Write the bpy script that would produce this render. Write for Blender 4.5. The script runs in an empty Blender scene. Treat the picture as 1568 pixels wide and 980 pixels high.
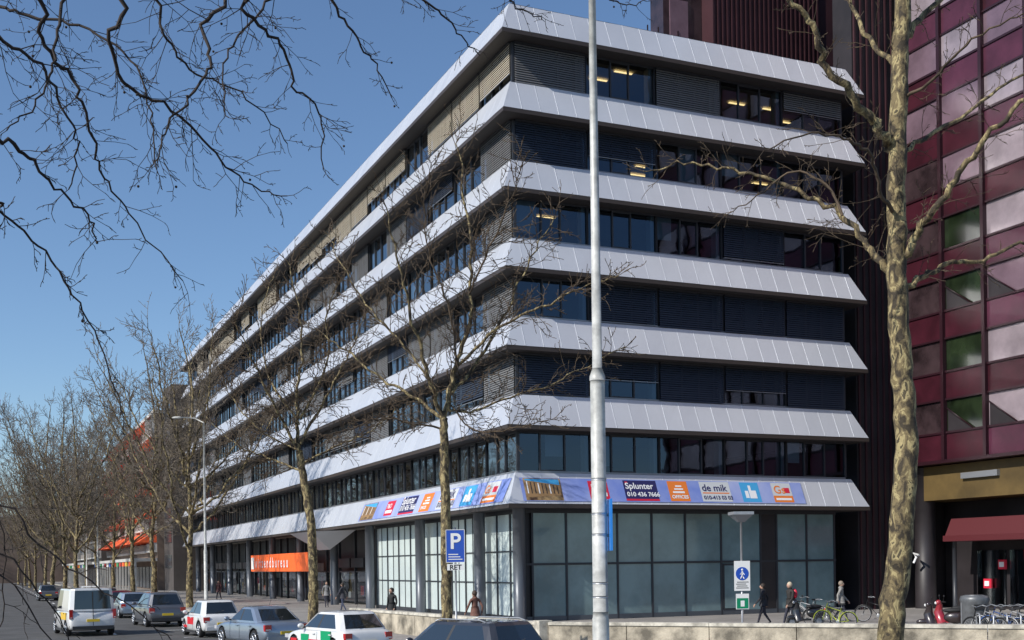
import bpy, bmesh, math, random
from mathutils import Vector, Matrix, Quaternion
R = random.Random(7)
scene = bpy.context.scene
COL = scene.collection
# ------------------------------------------------------------------ materials
MATS = {}
def mat(name, col, rough=0.6, metal=0.0, var=0.0, scale=3.0, bump=0.0, bscale=40.0, spec=0.5, coat=0.0, emit=None, col2=None, mscale=None):
    if name in MATS: return MATS[name]
    m = bpy.data.materials.new(name); m.use_nodes = True
    nt = m.node_tree; b = nt.nodes['Principled BSDF']
    b.inputs['Base Color'].default_value = (*col, 1)
    b.inputs['Roughness'].default_value = rough
    b.inputs['Metallic'].default_value = metal
    b.inputs['Specular IOR Level'].default_value = spec
    b.inputs['Coat Weight'].default_value = coat
    b.inputs['Coat Roughness'].default_value = 0.05
    tc = nt.nodes.new('ShaderNodeTexCoord')
    if var > 0 or col2:
        n = nt.nodes.new('ShaderNodeTexNoise'); n.inputs['Scale'].default_value = scale
        n.inputs['Detail'].default_value = 6; n.inputs['Roughness'].default_value = 0.6
        nt.links.new(tc.outputs['Object'], n.inputs['Vector'])
        cr = nt.nodes.new('ShaderNodeValToRGB')
        a = [max(0, c * (1 - var)) for c in col]; z = [min(1, c * (1 + var)) for c in col]
        if col2: z = list(col2); a = list(col)
        cr.color_ramp.elements[0].position = 0.35; cr.color_ramp.elements[1].position = 0.65
        cr.color_ramp.elements[0].color = (*a, 1); cr.color_ramp.elements[1].color = (*z, 1)
        nt.links.new(n.outputs['Fac'], cr.inputs['Fac']); nt.links.new(cr.outputs['Color'], b.inputs['Base Color'])
    if bump > 0:
        n2 = nt.nodes.new('ShaderNodeTexNoise'); n2.inputs['Scale'].default_value = bscale; n2.inputs['Detail'].default_value = 5
        nt.links.new(tc.outputs['Object'], n2.inputs['Vector'])
        bp = nt.nodes.new('ShaderNodeBump'); bp.inputs['Strength'].default_value = bump; bp.inputs['Distance'].default_value = 0.02
        nt.links.new(n2.outputs['Fac'], bp.inputs['Height']); nt.links.new(bp.outputs['Normal'], b.inputs['Normal'])
    if emit:
        b.inputs['Emission Color'].default_value = (*emit[0], 1); b.inputs['Emission Strength'].default_value = emit[1]
    MATS[name] = m
    return m

def glass_mat(name, tint, refl=0.3, rough=0.02, gcol=(0.9, 0.95, 1.0)):
    m = bpy.data.materials.new(name); m.use_nodes = True
    nt = m.node_tree; nt.nodes.clear()
    out = nt.nodes.new('ShaderNodeOutputMaterial')
    tr = nt.nodes.new('ShaderNodeBsdfTransparent'); tr.inputs[0].default_value = (*tint, 1)
    gl = nt.nodes.new('ShaderNodeBsdfGlossy'); gl.inputs['Color'].default_value = (*gcol, 1); gl.inputs['Roughness'].default_value = rough
    fr = nt.nodes.new('ShaderNodeFresnel'); fr.inputs['IOR'].default_value = 1.6
    mx = nt.nodes.new('ShaderNodeMath'); mx.operation = 'MULTIPLY_ADD'; mx.inputs[1].default_value = 0.8; mx.inputs[2].default_value = refl
    nt.links.new(fr.outputs[0], mx.inputs[0])
    ms = nt.nodes.new('ShaderNodeMixShader')
    nt.links.new(mx.outputs[0], ms.inputs[0]); nt.links.new(tr.outputs[0], ms.inputs[1]); nt.links.new(gl.outputs[0], ms.inputs[2])
    nz = nt.nodes.new('ShaderNodeTexNoise'); nz.inputs['Scale'].default_value = 0.6
    tc = nt.nodes.new('ShaderNodeTexCoord'); nt.links.new(tc.outputs['Object'], nz.inputs['Vector'])
    bp = nt.nodes.new('ShaderNodeBump'); bp.inputs['Strength'].default_value = 0.15; bp.inputs['Distance'].default_value = 0.05
    nt.links.new(nz.outputs['Fac'], bp.inputs['Height']); nt.links.new(bp.outputs['Normal'], gl.inputs['Normal'])
    nt.links.new(ms.outputs[0], out.inputs[0])
    MATS[name] = m
    return m

def brick_mat(name, c1, c2, mortar, scale=1.0, bw=0.5, bh=0.25, rough=0.8):
    m = bpy.data.materials.new(name); m.use_nodes = True
    nt = m.node_tree; b = nt.nodes['Principled BSDF']; b.inputs['Roughness'].default_value = rough
    tc = nt.nodes.new('ShaderNodeTexCoord'); br = nt.nodes.new('ShaderNodeTexBrick')
    br.inputs['Scale'].default_value = scale; br.inputs['Brick Width'].default_value = bw; br.inputs['Row Height'].default_value = bh
    br.inputs['Mortar Size'].default_value = 0.012
    br.inputs['Color1'].default_value = (*c1, 1); br.inputs['Color2'].default_value = (*c2, 1); br.inputs['Mortar'].default_value = (*mortar, 1)
    nt.links.new(tc.outputs['Object'], br.inputs['Vector'])
    n = nt.nodes.new('ShaderNodeTexNoise'); n.inputs['Scale'].default_value = 0.35; n.inputs['Detail'].default_value = 8
    nt.links.new(tc.outputs['Object'], n.inputs['Vector'])
    mx = nt.nodes.new('ShaderNodeMix'); mx.data_type = 'RGBA'; mx.blend_type = 'MULTIPLY'; mx.inputs[0].default_value = 0.6
    nt.links.new(br.outputs['Color'], mx.inputs[6]); nt.links.new(n.outputs['Fac'], mx.inputs[7]); nt.links.new(mx.outputs[2], b.inputs['Base Color'])
    MATS[name] = m
    return m

def bark_mat():
    m = bpy.data.materials.new('plane_bark'); m.use_nodes = True
    nt = m.node_tree; b = nt.nodes['Principled BSDF']; b.inputs['Roughness'].default_value = 0.85
    tc = nt.nodes.new('ShaderNodeTexCoord')
    mp = nt.nodes.new('ShaderNodeMapping'); mp.inputs['Scale'].default_value = (1, 1, 0.55)
    nt.links.new(tc.outputs['Object'], mp.inputs['Vector'])
    n = nt.nodes.new('ShaderNodeTexNoise'); n.inputs['Scale'].default_value = 7.5; n.inputs['Detail'].default_value = 3; n.inputs['Roughness'].default_value = 0.55; n.inputs['Distortion'].default_value = 0.7
    nt.links.new(mp.outputs[0], n.inputs['Vector'])
    cr = nt.nodes.new('ShaderNodeValToRGB'); cr.color_ramp.interpolation = 'CONSTANT'
    e = cr.color_ramp.elements
    e[0].position = 0; e[0].color = (0.045, 0.034, 0.02, 1)
    e[1].position = 0.43; e[1].color = (0.11, 0.083, 0.042, 1)
    x = e.new(0.50); x.color = (0.19, 0.145, 0.07, 1)
    x = e.new(0.57); x.color = (0.36, 0.29, 0.14, 1)
    x = e.new(0.65); x.color = (0.08, 0.064, 0.035, 1)
    nt.links.new(n.outputs['Fac'], cr.inputs['Fac'])
    n3 = nt.nodes.new('ShaderNodeTexNoise'); n3.inputs['Scale'].default_value = 30; n3.inputs['Detail'].default_value = 6
    nt.links.new(tc.outputs['Object'], n3.inputs['Vector'])
    mx = nt.nodes.new('ShaderNodeMix'); mx.data_type = 'RGBA'; mx.blend_type = 'MULTIPLY'; mx.inputs[0].default_value = 0.7
    r3 = nt.nodes.new('ShaderNodeMapRange'); r3.inputs[3].default_value = 0.55; r3.inputs[4].default_value = 1.35
    nt.links.new(n3.outputs['Fac'], r3.inputs[0])
    nt.links.new(cr.outputs[0], mx.inputs[6]); nt.links.new(r3.outputs[0], mx.inputs[7]); nt.links.new(mx.outputs[2], b.inputs['Base Color'])
    bp = nt.nodes.new('ShaderNodeBump'); bp.inputs['Strength'].default_value = 0.6; bp.inputs['Distance'].default_value = 0.02
    nt.links.new(n3.outputs['Fac'], bp.inputs['Height']); nt.links.new(bp.outputs[0], b.inputs['Normal'])
    MATS['plane_bark'] = m
    return m

# ------------------------------------------------------------------ mesh builder
class MB:
    def __init__(s): s.v = []; s.f = []; s.m = []; s.mats = []; s.smooth = []
    def mi(s, m):
        if m not in s.mats: s.mats.append(m)
        return s.mats.index(m)
    def face(s, pts, m, sm=False):
        n = len(s.v); s.v.extend([tuple(p) for p in pts]); s.f.append(tuple(range(n, n + len(pts)))); s.m.append(s.mi(m)); s.smooth.append(sm)
    def box(s, x0, x1, y0, y1, z0, z1, m):
        n = len(s.v)
        s.v.extend([(x0, y0, z0), (x1, y0, z0), (x1, y1, z0), (x0, y1, z0), (x0, y0, z1), (x1, y0, z1), (x1, y1, z1), (x0, y1, z1)])
        k = s.mi(m)
        for f in ((0, 3, 2, 1), (4, 5, 6, 7), (0, 1, 5, 4), (1, 2, 6, 5), (2, 3, 7, 6), (3, 0, 4, 7)):
            s.f.append(tuple(n + i for i in f)); s.m.append(k); s.smooth.append(False)
    def tube(s, pts, rad, m, sides=8, cap=True, sm=True):
        pts = [Vector(p) for p in pts]; n0 = len(s.v); k = s.mi(m)
        if not hasattr(rad, '__len__'): rad = [rad] * len(pts)
        up = None
        for i, p in enumerate(pts):
            if i == 0: t = pts[1] - p
            elif i == len(pts) - 1: t = p - pts[i - 1]
            else: t = pts[i + 1] - pts[i - 1]
            if t.length < 1e-9: t = Vector((0, 0, 1))
            t.normalize()
            if up is None:
                up = Vector((1, 0, 0)) if abs(t.x) < 0.8 else Vector((0, 1, 0))
            a = t.cross(up); 
            if a.length < 1e-6: a = t.orthogonal()
            a.normalize(); b = t.cross(a); up = a.cross(t)
            for j in range(sides):
                th = 2 * math.pi * j / sides
                s.v.append(tuple(p + (a * math.cos(th) + b * math.sin(th)) * rad[i]))
        for i in range(len(pts) - 1):
            for j in range(sides):
                q = n0 + i * sides
                s.f.append((q + j, q + (j + 1) % sides, q + sides + (j + 1) % sides, q + sides + j)); s.m.append(k); s.smooth.append(sm)
        if cap:
            s.f.append(tuple(n0 + j for j in range(sides))); s.m.append(k); s.smooth.append(False)
            q = n0 + (len(pts) - 1) * sides
            s.f.append(tuple(q + j for j in reversed(range(sides)))); s.m.append(k); s.smooth.append(False)
    def cyl(s, p0, p1, r, m, sides=20): s.tube([p0, p1], r, m, sides)
    def ball(s, c, r, m, nu=8, nv=6, sc=(1, 1, 1)):
        n0 = len(s.v); k = s.mi(m)
        for i in range(nv + 1):
            ph = math.pi * i / nv
            for j in range(nu):
                th = 2 * math.pi * j / nu
                s.v.append((c[0] + r * sc[0] * math.sin(ph) * math.cos(th), c[1] + r * sc[1] * math.sin(ph) * math.sin(th), c[2] + r * sc[2] * math.cos(ph)))
        for i in range(nv):
            for j in range(nu):
                a = n0 + i * nu + j; b = n0 + i * nu + (j + 1) % nu
                s.f.append((a, a + nu, b + nu, b)); s.m.append(k); s.smooth.append(True)
    def obj(s, name, parent=None, loc=(0, 0, 0), rz=0.0):
        me = bpy.data.meshes.new(name); me.from_pydata(s.v, [], s.f)
        for m in s.mats: me.materials.append(m)
        me.polygons.foreach_set('material_index', s.m); me.polygons.foreach_set('use_smooth', s.smooth)
        me.update()
        o = bpy.data.objects.new(name, me); COL.objects.link(o); o.location = loc; o.rotation_euler = (0, 0, rz)
        if parent: o.parent = parent
        return o
def empty(name, loc=(0, 0, 0), rz=0.0):
    o = bpy.data.objects.new(name, None); COL.objects.link(o); o.location = loc; o.rotation_euler = (0, 0, rz); o.empty_display_size = 0.5
    return o

# ------------------------------------------------------------------ camera
EYE = 2.8; F = 1800.0; ROLL = math.radians(0.8)
def S(x, y, d):
    """sighting (theodolite style reading at 1/1800 rad-tan) + distance -> world position"""
    dx = x - 784; dy = 864.5 - y
    return Vector(((dx * math.cos(ROLL) + dy * math.sin(ROLL)) / F * d, d, EYE + (-dx * math.sin(ROLL) + dy * math.cos(ROLL)) / F * d))
cam = bpy.data.cameras.new('camera'); co = bpy.data.objects.new('camera', cam); COL.objects.link(co)
cam.sensor_width = 36; cam.lens = F / 1568 * 36; cam.shift_y = 374.5 / 1568
cam.clip_end = 5000; cam.clip_start = 0.1
co.matrix_world = Matrix.Translation((0, 0, EYE)) @ Matrix.Rotation(math.radians(90), 4, 'X') @ Matrix.Rotation(-ROLL, 4, 'Z')
scene.camera = co
# ------------------------------------------------------------------ light
az = math.atan2(-0.81, -0.58); el = math.radians(36)
sdir = Vector((math.sin(az) * math.cos(el), math.cos(az) * math.cos(el), math.sin(el)))
w = bpy.data.worlds.new('World'); scene.world = w; w.use_nodes = True
nt = w.node_tree; bg = nt.nodes['Background']
sky = nt.nodes.new('ShaderNodeTexSky'); sky.sky_type = 'NISHITA'; sky.sun_disc = False
sky.sun_elevation = el; sky.sun_rotation = az % (2 * math.pi); sky.air_density = 1.0; sky.dust_density = 0.3; sky.ozone_density = 5.0
nt.links.new(sky.outputs[0], bg.inputs[0]); bg.inputs[1].default_value = 0.135
sl = bpy.data.lights.new('sun', 'SUN'); sl.energy = 4.9; sl.angle = math.radians(0.5); sl.color = (1, 0.95, 0.88)
so = bpy.data.objects.new('sun', sl); COL.objects.link(so); so.rotation_euler = sdir.to_track_quat('Z', 'Y').to_euler()
scene.view_settings.view_transform = 'Standard'; scene.view_settings.look = 'None'; scene.view_settings.exposure = 0

# ------------------------------------------------------------------ material palette
ALU = [mat('alu_panel_%d' % i, c, 0.3, 0.28, var=0.03, scale=0.5) for i, c in enumerate([(0.62, 0.64, 0.68), (0.645, 0.665, 0.70), (0.60, 0.62, 0.66), (0.63, 0.65, 0.685)])]
ALUR = mat('alu_rib', (0.66, 0.675, 0.70), 0.4, 0.2)
ALUB = mat('alu_joint', (0.30, 0.31, 0.33), 0.5, 0.1)
BROWN = mat('dark_trim', (0.05, 0.037, 0.03), 0.5)
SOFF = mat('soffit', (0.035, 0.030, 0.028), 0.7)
FRAME = mat('window_frame_dark', (0.03, 0.033, 0.04), 0.45)
FRAMEL = mat('window_frame_light', (0.30, 0.31, 0.33), 0.4, 0.5)
GLASS = glass_mat('office_glass', (0.32, 0.40, 0.46), 0.05, gcol=(.62, .78, 1.0))
GLASSL = glass_mat('office_glass_street', (0.32, 0.40, 0.46), 0.22)
GLASSG = glass_mat('shop_glass', (0.55, 0.60, 0.62), 0.12)
CEIL = mat('ceiling', (0.38, 0.36, 0.32), 0.9)
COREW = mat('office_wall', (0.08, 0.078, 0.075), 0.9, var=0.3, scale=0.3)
COLW = mat('office_column', (0.60, 0.62, 0.62), 0.8)
TLIGHT = mat('ceiling_light', (1, 0.8, 0.5), emit=((1.0, 0.62, 0.24), 4.0))
BLIND_D = mat('blind_dark', (0.045, 0.058, 0.085), 0.5, 0.3)
BLIND_G = mat('blind_grey', (0.19, 0.19, 0.19), 0.5, 0.2)
BLIND_B = mat('blind_beige', (0.50, 0.44, 0.34), 0.6)
DARK = mat('dark_cladding', (0.022, 0.018, 0.02), 0.5, var=0.3, scale=0.5)
FROST = mat('frosted_film', (0.17, 0.25, 0.26), 0.2, var=0.2, scale=0.5, coat=0.7)
FROSTL = mat('frosted_film_light', (0.56, 0.64, 0.62), 0.25, var=0.08, scale=0.4, coat=0.5)
COLM = mat('round_column', (0.10, 0.11, 0.125), 0.4, 0.3)
CONC = mat('concrete', (0.36, 0.34, 0.29), 0.85, var=0.35, scale=1.6, bump=0.3)
ASPH = mat('asphalt', (0.075, 0.073, 0.07), 0.9, var=0.25, scale=0.7, bump=0.4, bscale=90)
WHITE = mat('white_paint', (0.75, 0.75, 0.73), 0.5)
BLACK = mat('black_rubber', (0.015, 0.015, 0.016), 0.7)
STEEL = mat('galvanised_steel', (0.42, 0.43, 0.44), 0.45, 0.6, var=0.1, scale=4)
bark_mat(); BARK = MATS['plane_bark']
TWIG = mat('twig', (0.085, 0.060, 0.038), 0.9, var=0.45, scale=4)
TWIGF = mat('twig_far', (0.145, 0.12, 0.092), 0.9, var=0.3, scale=1)
TWIGD = mat('twig_dark', (0.03, 0.022, 0.018), 0.9)

# ------------------------------------------------------------------ frame of the main building
C = Vector((-0.1, 53.1, 0)); RZ = math.radians(23.9)
ax = Vector((math.cos(RZ), math.sin(RZ), 0)); ay = Vector((-math.sin(RZ), math.cos(RZ), 0))
def LW(x, y, z=0): return C + ax * x + ay * y + Vector((0, 0, z))
Lb, Wb = 99.0, 20.6; ZB = [5.43 + 3.59 * i for i in range(7)]; INS = 0.65; FT = 1.6; GI = 0.85
bld = empty('office_building', C, RZ)
pan = MB(); trim = MB()
sides = [((0, Lb), (0, 0), (-1, 0)), ((0, 0), (Wb, 0), (0, -1)), ((Wb, 0), (Wb, Lb), (1, 0)), ((Wb, Lb), (0, Lb), (0, 1))]
def fascia(zb):
    for si, (P, Q, n) in enumerate(sides):
        P = Vector((*P, 0)); Q = Vector((*Q, 0)); n = Vector((*n, 0)); L = (Q - P).length; d = (Q - P) / L
        k = round(L / 0.94); sl_n = Vector((n.x * (FT - .14), n.y * (FT - .14), INS)).normalized()
        def pt(u, v, o=0.0):
            return P + d * u - n * INS * v + Vector((0, 0, zb + 0.14 + (FT - 0.14) * v)) + sl_n * o
        for i in range(k):
            u0 = L * i / k; u1 = L * (i + 1) / k; g = 0.010
            b0 = u0 + g if i else 0.0; b1 = u1 - g if i < k - 1 else L
            t0 = max(u0 + g, INS); t1 = min(u1 - g, L - INS)
            e = [R.uniform(-1, 1) * 0.005 for _ in range(4)]
            pan.face([pt(b0, 0, e[0]), pt(b1, 0, e[1]), pt(t1, 1, e[2]), pt(t0, 1, e[3])], R.choice(ALU))
            if i and si < 2:
                h = .009; w_ = .011
                a0, a1, c0, c1 = pt(u0 - w_, .004, h), pt(u0 + w_, .004, h), pt(u0 - w_, .996, h), pt(u0 + w_, .996, h)
                f0, f1, g0, g1 = pt(u0 - w_, .004, -.007), pt(u0 + w_, .004, -.007), pt(u0 - w_, .996, -.007), pt(u0 + w_, .996, -.007)
                pan.face([a0, a1, c1, c0], ALUR); pan.face([f0, a0, c0, g0], ALUR); pan.face([a1, f1, g1, c1], ALUR)
        trim.face([pt(0, 0, -0.012), pt(L, 0, -0.012), pt(L - INS, 1, -0.012), pt(INS, 1, -0.012)], ALUB)
        a = P + n * 0.02 - d * 0.02; b = Q + n * 0.02 + d * 0.02
        z = Vector((0, 0, 1))
        trim.face([a + z * (zb - 0.06), b + z * (zb - 0.06), b + z * (zb + 0.11), a + z * (zb + 0.11)], BROWN)
        trim.face([a + z * (zb + 0.11), b + z * (zb + 0.11), b - n * .1 + z * (zb + 0.11), a - n * .1 + z * (zb + 0.11)], FRAMEL)
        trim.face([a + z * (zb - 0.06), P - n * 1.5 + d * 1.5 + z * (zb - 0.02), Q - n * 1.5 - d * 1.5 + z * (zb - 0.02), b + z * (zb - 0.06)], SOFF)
        trim.face([pt(INS, 1, .01), pt(L - INS, 1, .01), P + d * (L - 1.0) - n * 1.0 + z * (zb + FT + .01), P + d * 1.0 - n * 1.0 + z * (zb + FT + .01)], FRAMEL)
for z in ZB: fascia(z)
pan.obj('fascia_panels', bld); 
core = MB()
for i, zb in enumerate(ZB):
    core.box(1.0, Wb - 1.0, 1.0, Lb - 1.0, zb + 0.02, zb + FT - 0.03, CEIL)
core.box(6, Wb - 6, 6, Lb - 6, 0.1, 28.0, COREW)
for k in range(26):
    y = 1.0 + 3.73 * k
    if k % 3 == 0 and k: core.box(1.3, 6, y - .06, y + .06, 5.5, 28, COREW)
for k in (1, 3): core.box(0.9 + 3.78 * k - .06, 0.9 + 3.78 * k + .06, 1.3, 6, 5.5, 28, COREW)
core.box(0.7, Wb - 0.7, 0.7, Lb - 0.7, ZB[6] + FT - 0.02, ZB[6] + FT + 0.03, CONC)
core.box(4, 12, 16, 60, 28.6, 30.0, ALUB)
core.obj('floors_and_core', bld)
# window bands
win = MB(); gl = MB(); bl = MB(); lt = MB()
right_state = {5: ['G1', 'O', 'G1', 'O', 'G.5'], 4: ['D1', 'D.6', 'O', 'O', 'O'], 3: ['O', 'O', 'O', 'D.9', 'O'], 2: ['O', 'D.95', 'D1', 'D1', 'D1'], 1: ['D1', 'D.5', 'D1', 'D.6', 'D1'], 0: ['O'] * 5}
def band(P, d, n, L, nb, z0, z1, states, lit, glm):
    z = Vector((0, 0, 1)); bw = L / nb
    def bx(B, u0, u1, i0, i1, za, zb_, m):
        q = [P + d * u0 - n * i0, P + d * u1 - n * i1]
        xs = sorted([q[0].x, q[1].x]); ys = sorted([q[0].y, q[1].y])
        B.box(xs[0], xs[1], ys[0], ys[1], za, zb_, m)
    bx(win, 0, L, -0.02, 0.08, z0, z0 + 0.09, FRAMEL); bx(win, 0, L, -0.02, 0.08, z1 - 0.1, z1, FRAME)
    for b in range(nb):
        u = b * bw; st = states[b]
        splits = [0, 0.36, 0.62, 1.0] if R.random() < .5 else [0, 0.30, 0.64, 1.0]
        for kk, sp in enumerate(splits):
            wd = 0.055 if kk in (0, 3) else 0.035
            bx(win, u + sp * bw - wd, u + sp * bw + wd, -0.035, 0.08, z0 + 0.09, z1 - 0.1, FRAME)
        for kk in range(3):
            a = u + splits[kk] * bw; c = u + splits[kk + 1] * bw; e = R.uniform(-.006, .006)
            q = [P + d * a - n * (.04 + e), P + d * c - n * (.04 - e)]
            gl.face([q[0] + z * z0, q[1] + z * z0, q[1] + z * z1, q[0] + z * z1], glm)
            if kk == 1: 
                bx(win, a + .035, c - .035, -.025, .06, z0 + .09, z0 + .15, FRAME); bx(win, a + .035, c - .035, -.025, .06, z1 - .16, z1 - .1, FRAME)
        if b: bx(win, u - .2, u + .2, 0.2, 0.62, z0, z1, COLW)
        if R.random() < .4:
            a = u + bw * R.choice([0.05, .4]); bx(win, a, a + bw * R.uniform(.12, .3), 0.22, 0.24, z0 + R.choice([0, .4, .8]), z1, COLW)
        if st[0] != 'O':
            m = {'D': BLIND_D, 'G': BLIND_G, 'B': BLIND_B}[st[0]]; fr = float(st[1:]); h = (z1 - z0 - 0.12) * fr; pit = .105; ns = int(h / pit)
            for s_ in range(ns):
                zz = z1 - 0.14 - s_ * pit
                a = P + d * (u + .07) + n * 0.13; c = P + d * (u + bw - .07) + n * 0.13; j = R.uniform(-.004, .004)
                bl.face([a + z * (zz - .088 + j), c + z * (zz - .088 + j), c + n * -.04 + z * zz, a + n * -.04 + z * zz], m)
            zz = z1 - .12 - h
            bx(bl, u + .07, u + bw - .07, -0.14, -0.10, zz - .03, zz, FRAMEL)
            bx(bl, u + .07, u + bw - .07, -0.16, -0.06, z1 - .11, z1 - .03, FRAME)
        if lit and (st[0] == 'O' or float(st[1:]) < .7):
            for q in range(4):
                if R.random() < lit:
                    a = P + d * (u + R.uniform(.3, bw - 1.4)) - n * (1.0 + 1.2 * q)
                    c = a + d * 1.0
                    lt.face([a + z * (z1 - .03), c + z * (z1 - .03), c - n * .18 + z * (z1 - .03), a - n * .18 + z * (z1 - .03)], TLIGHT)
for i in range(6):
    z0 = ZB[i] + FT + 0.02; z1 = ZB[i + 1] - 0.02
    band(Vector((GI, GI, 0)), Vector((1, 0, 0)), Vector((0, -1, 0)), Wb - 2 * GI, 5, z0, z1, right_state[i], (0, 0, 0, .14, .3, .35)[i], GLASS)
    st = []
    for b in range(26):
        r = R.random()
        if i == 0: st.append('O')
        elif i == 5: st.append('B%.2f' % R.choice([.6, .9, 1, 1, .75]) if r < .7 else 'O')
        else: st.append(('G%.2f' if R.random() < .6 else 'D%.2f') % R.choice([.5, .8, 1, 1]) if r < .5 else 'O')
    st[-1] = 'B.75' if i == 5 else ('O' if i in (0,) else 'G1')
    if i in (3, 2): st[-2] = 'O'
    band(Vector((GI, Lb - GI, 0)), Vector((0, -1, 0)), Vector((-1, 0, 0)), Lb - 2 * GI, 26, z0, z1, st, 0, GLASSL)
    win.box(Wb - GI - .1, Wb - GI, GI + .1, Lb - GI, z0, z1, DARK); win.box(GI + .1, Wb - GI - .2, Lb - GI - .1, Lb - GI, z0, z1, DARK)
win.obj('window_frames', bld); gl.obj('window_glass', bld); bl.obj('exterior_blinds', bld); lt.obj('ceiling_lights', bld); trim.obj('fascia_trim', bld)

# ground floor
gf = MB()
RI = 1.3; GT = ZB[0] - 0.03
bnds = [1.72, 3.5, 5.36, 6.25, 8.18, 10.1, 12.2, 14.6, 15.6, 17.5, 19.3]
gf.box(1.25, Wb - 1.25, RI + .08, RI + .2, 0, GT, DARK)
for a, c in zip(bnds[:-1], bnds[1:]):
    if c - a < 1.1:
        gf.box(a, c, RI - .02, RI + .08, 0.0, GT, DARK if a > 10 else FROST); continue
    for za, zb_ in ((0.35, 2.75), (2.85, 5.2)):
        e = R.uniform(-.008, .008)
        gf.face([(a + .05, RI + e, za), (c - .05, RI - e, za), (c - .05, RI - e, zb_), (a + .05, RI + e, zb_)], FROST)
    if R.random() < .35: gf.box((a + c) / 2 - .02, (a + c) / 2 + .02, RI - .03, RI + .01, 2.85, 5.2, FRAME)
for x in bnds + [RI]:
    gf.box(x - .05, x + .05, RI - .06, RI + .07, 0, GT, FRAME)
gf.box(RI, 19.4, RI - .055, RI + .06, 2.75, 2.85, FRAME); gf.box(RI, 19.4, RI - .055, RI + .06, 5.2, GT, FRAME); gf.box(RI, 19.4, RI - .055, RI + .06, 0, .35, COLM)
gf.box(12.28, 13.4, RI - .07, RI - .03, 0.35, 2.7, FRAME); gf.box(12.36, 13.32, RI - .08, RI - .075, 0.45, 2.6, FROST)
ly = [RI, 2.8, 4.4, 6.6, 8.6, 10.6, 12.8, 15.2, 17.4, 19.6, 21.8, 24.2]
gf.box(RI + .08, RI + .2, RI + .2, 24.2, 0, GT, DARK)
for a, c in zip(ly[:-1], ly[1:]):
    for za, zb_ in ((0.35, 1.9), (1.96, 3.4), (3.46, 5.2)):
        gf.face([(RI, c - .05, za), (RI, a + .05, za), (RI, a + .05, zb_), (RI, c - .05, zb_)], FROSTL)
    if R.random() < .5: gf.box(RI - .03, RI + .01, (a + c) / 2 - .03, (a + c) / 2 + .03, .35, 5.2, FRAME)
for y in ly: gf.box(RI - .06, RI + .07, y - .06, y + .06, 0, GT, FRAME)
for za, zb_ in ((0, .35), (1.9, 1.96), (3.4, 3.46), (5.2, GT)): gf.box(RI - .055, RI + .06, RI, 24.2, za, zb_, FRAME)
for (x, y) in ((.85, .85), (.75, 5.4), (.75, 14.2), (.75, 23.9), (.9, 33), (.9, 43), (.9, 53), (.9, 63), (.9, 73), (.9, 83), (.9, 93)):
    gf.cyl((x, y, 0), (x, y, GT), 0.29, COLM, 24)
SHOPC = [mat('shop_orange', (0.85, 0.13, 0.02), 0.5, emit=((1, .16, .02), .15)), mat('shop_red', (0.5, 0.03, 0.03), 0.5), mat('shop_white', (0.75, 0.75, 0.72), 0.5), mat('shop_yellow', (0.7, 0.45, 0.05), 0.5), mat('shop_blue', (0.03, 0.10, 0.4), 0.5), mat('shop_green', (0.05, 0.3, 0.12), .5)]
gf.box(3.0, 3.2, 24.2, Lb - 1, 0, GT, DARK); gf.box(1.4, 3.0, 24.1, 24.3, 0, GT, DARK)
y = 29.0
while y < 97:
    wv = R.uniform(2.2, 4.2); isor = 36 < y < 60
    gf.face([(2.3, y + wv, .3), (2.3, y, .3), (2.3, y, 2.4), (2.3, y + wv, 2.4)], GLASSG)
    gf.box(2.2, 2.4, y - .08, y + .08, 0, GT, FRAME)
    gf.box(2.25, 2.4, y + .08, y + wv - .08, 2.4, 2.5, FRAME)
    for q in range(3):
        yy = y + R.uniform(.2, wv - .8); zz = R.uniform(.4, 1.4)
        gf.box(2.5, 2.52, yy, yy + R.uniform(.4, .9), zz, zz + R.uniform(.4, .9), R.choice(SHOPC))
    gf.box(2.6, 2.62, y + .3, y + wv - .3, 1.9, 2.3, R.choice([SHOPC[2], DARK, DARK]))
    if not isor:
        gf.box(1.9, 2.1, y + .2, y + wv - .2, 2.75, 3.4, R.choice([DARK, DARK, DARK, SHOPC[2]]))
    y += wv
gf.box(0.35, 0.55, 37, 59.5, 2.5, 3.95, SHOPC[0]); gf.box(0.3, .34, 58, 59.2, 2.7, 3.75, SHOPC[2])
gf.face([(-1.9, 28.5, 5.2), (-1.9, 34.5, 5.2), (0.2, 34.5, 5.35), (0.2, 28.5, 5.35)], ALU[0]); gf.face([(-1.9, 28.5, 5.2), (-1.9, 34.5, 5.2), (-.2, 33, 4.0), (-.2, 30, 4.0)], ALU[2])
gf.face([(-1.9, 28.5, 5.2), (-.2, 30, 4.0), (1.2, 28.5, 5.3)], ALU[0]); gf.face([(-1.9, 34.5, 5.2), (-.2, 33, 4.0), (1.2, 34.5, 5.3)], ALU[0])
gf.obj('ground_floor', bld)

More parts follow.
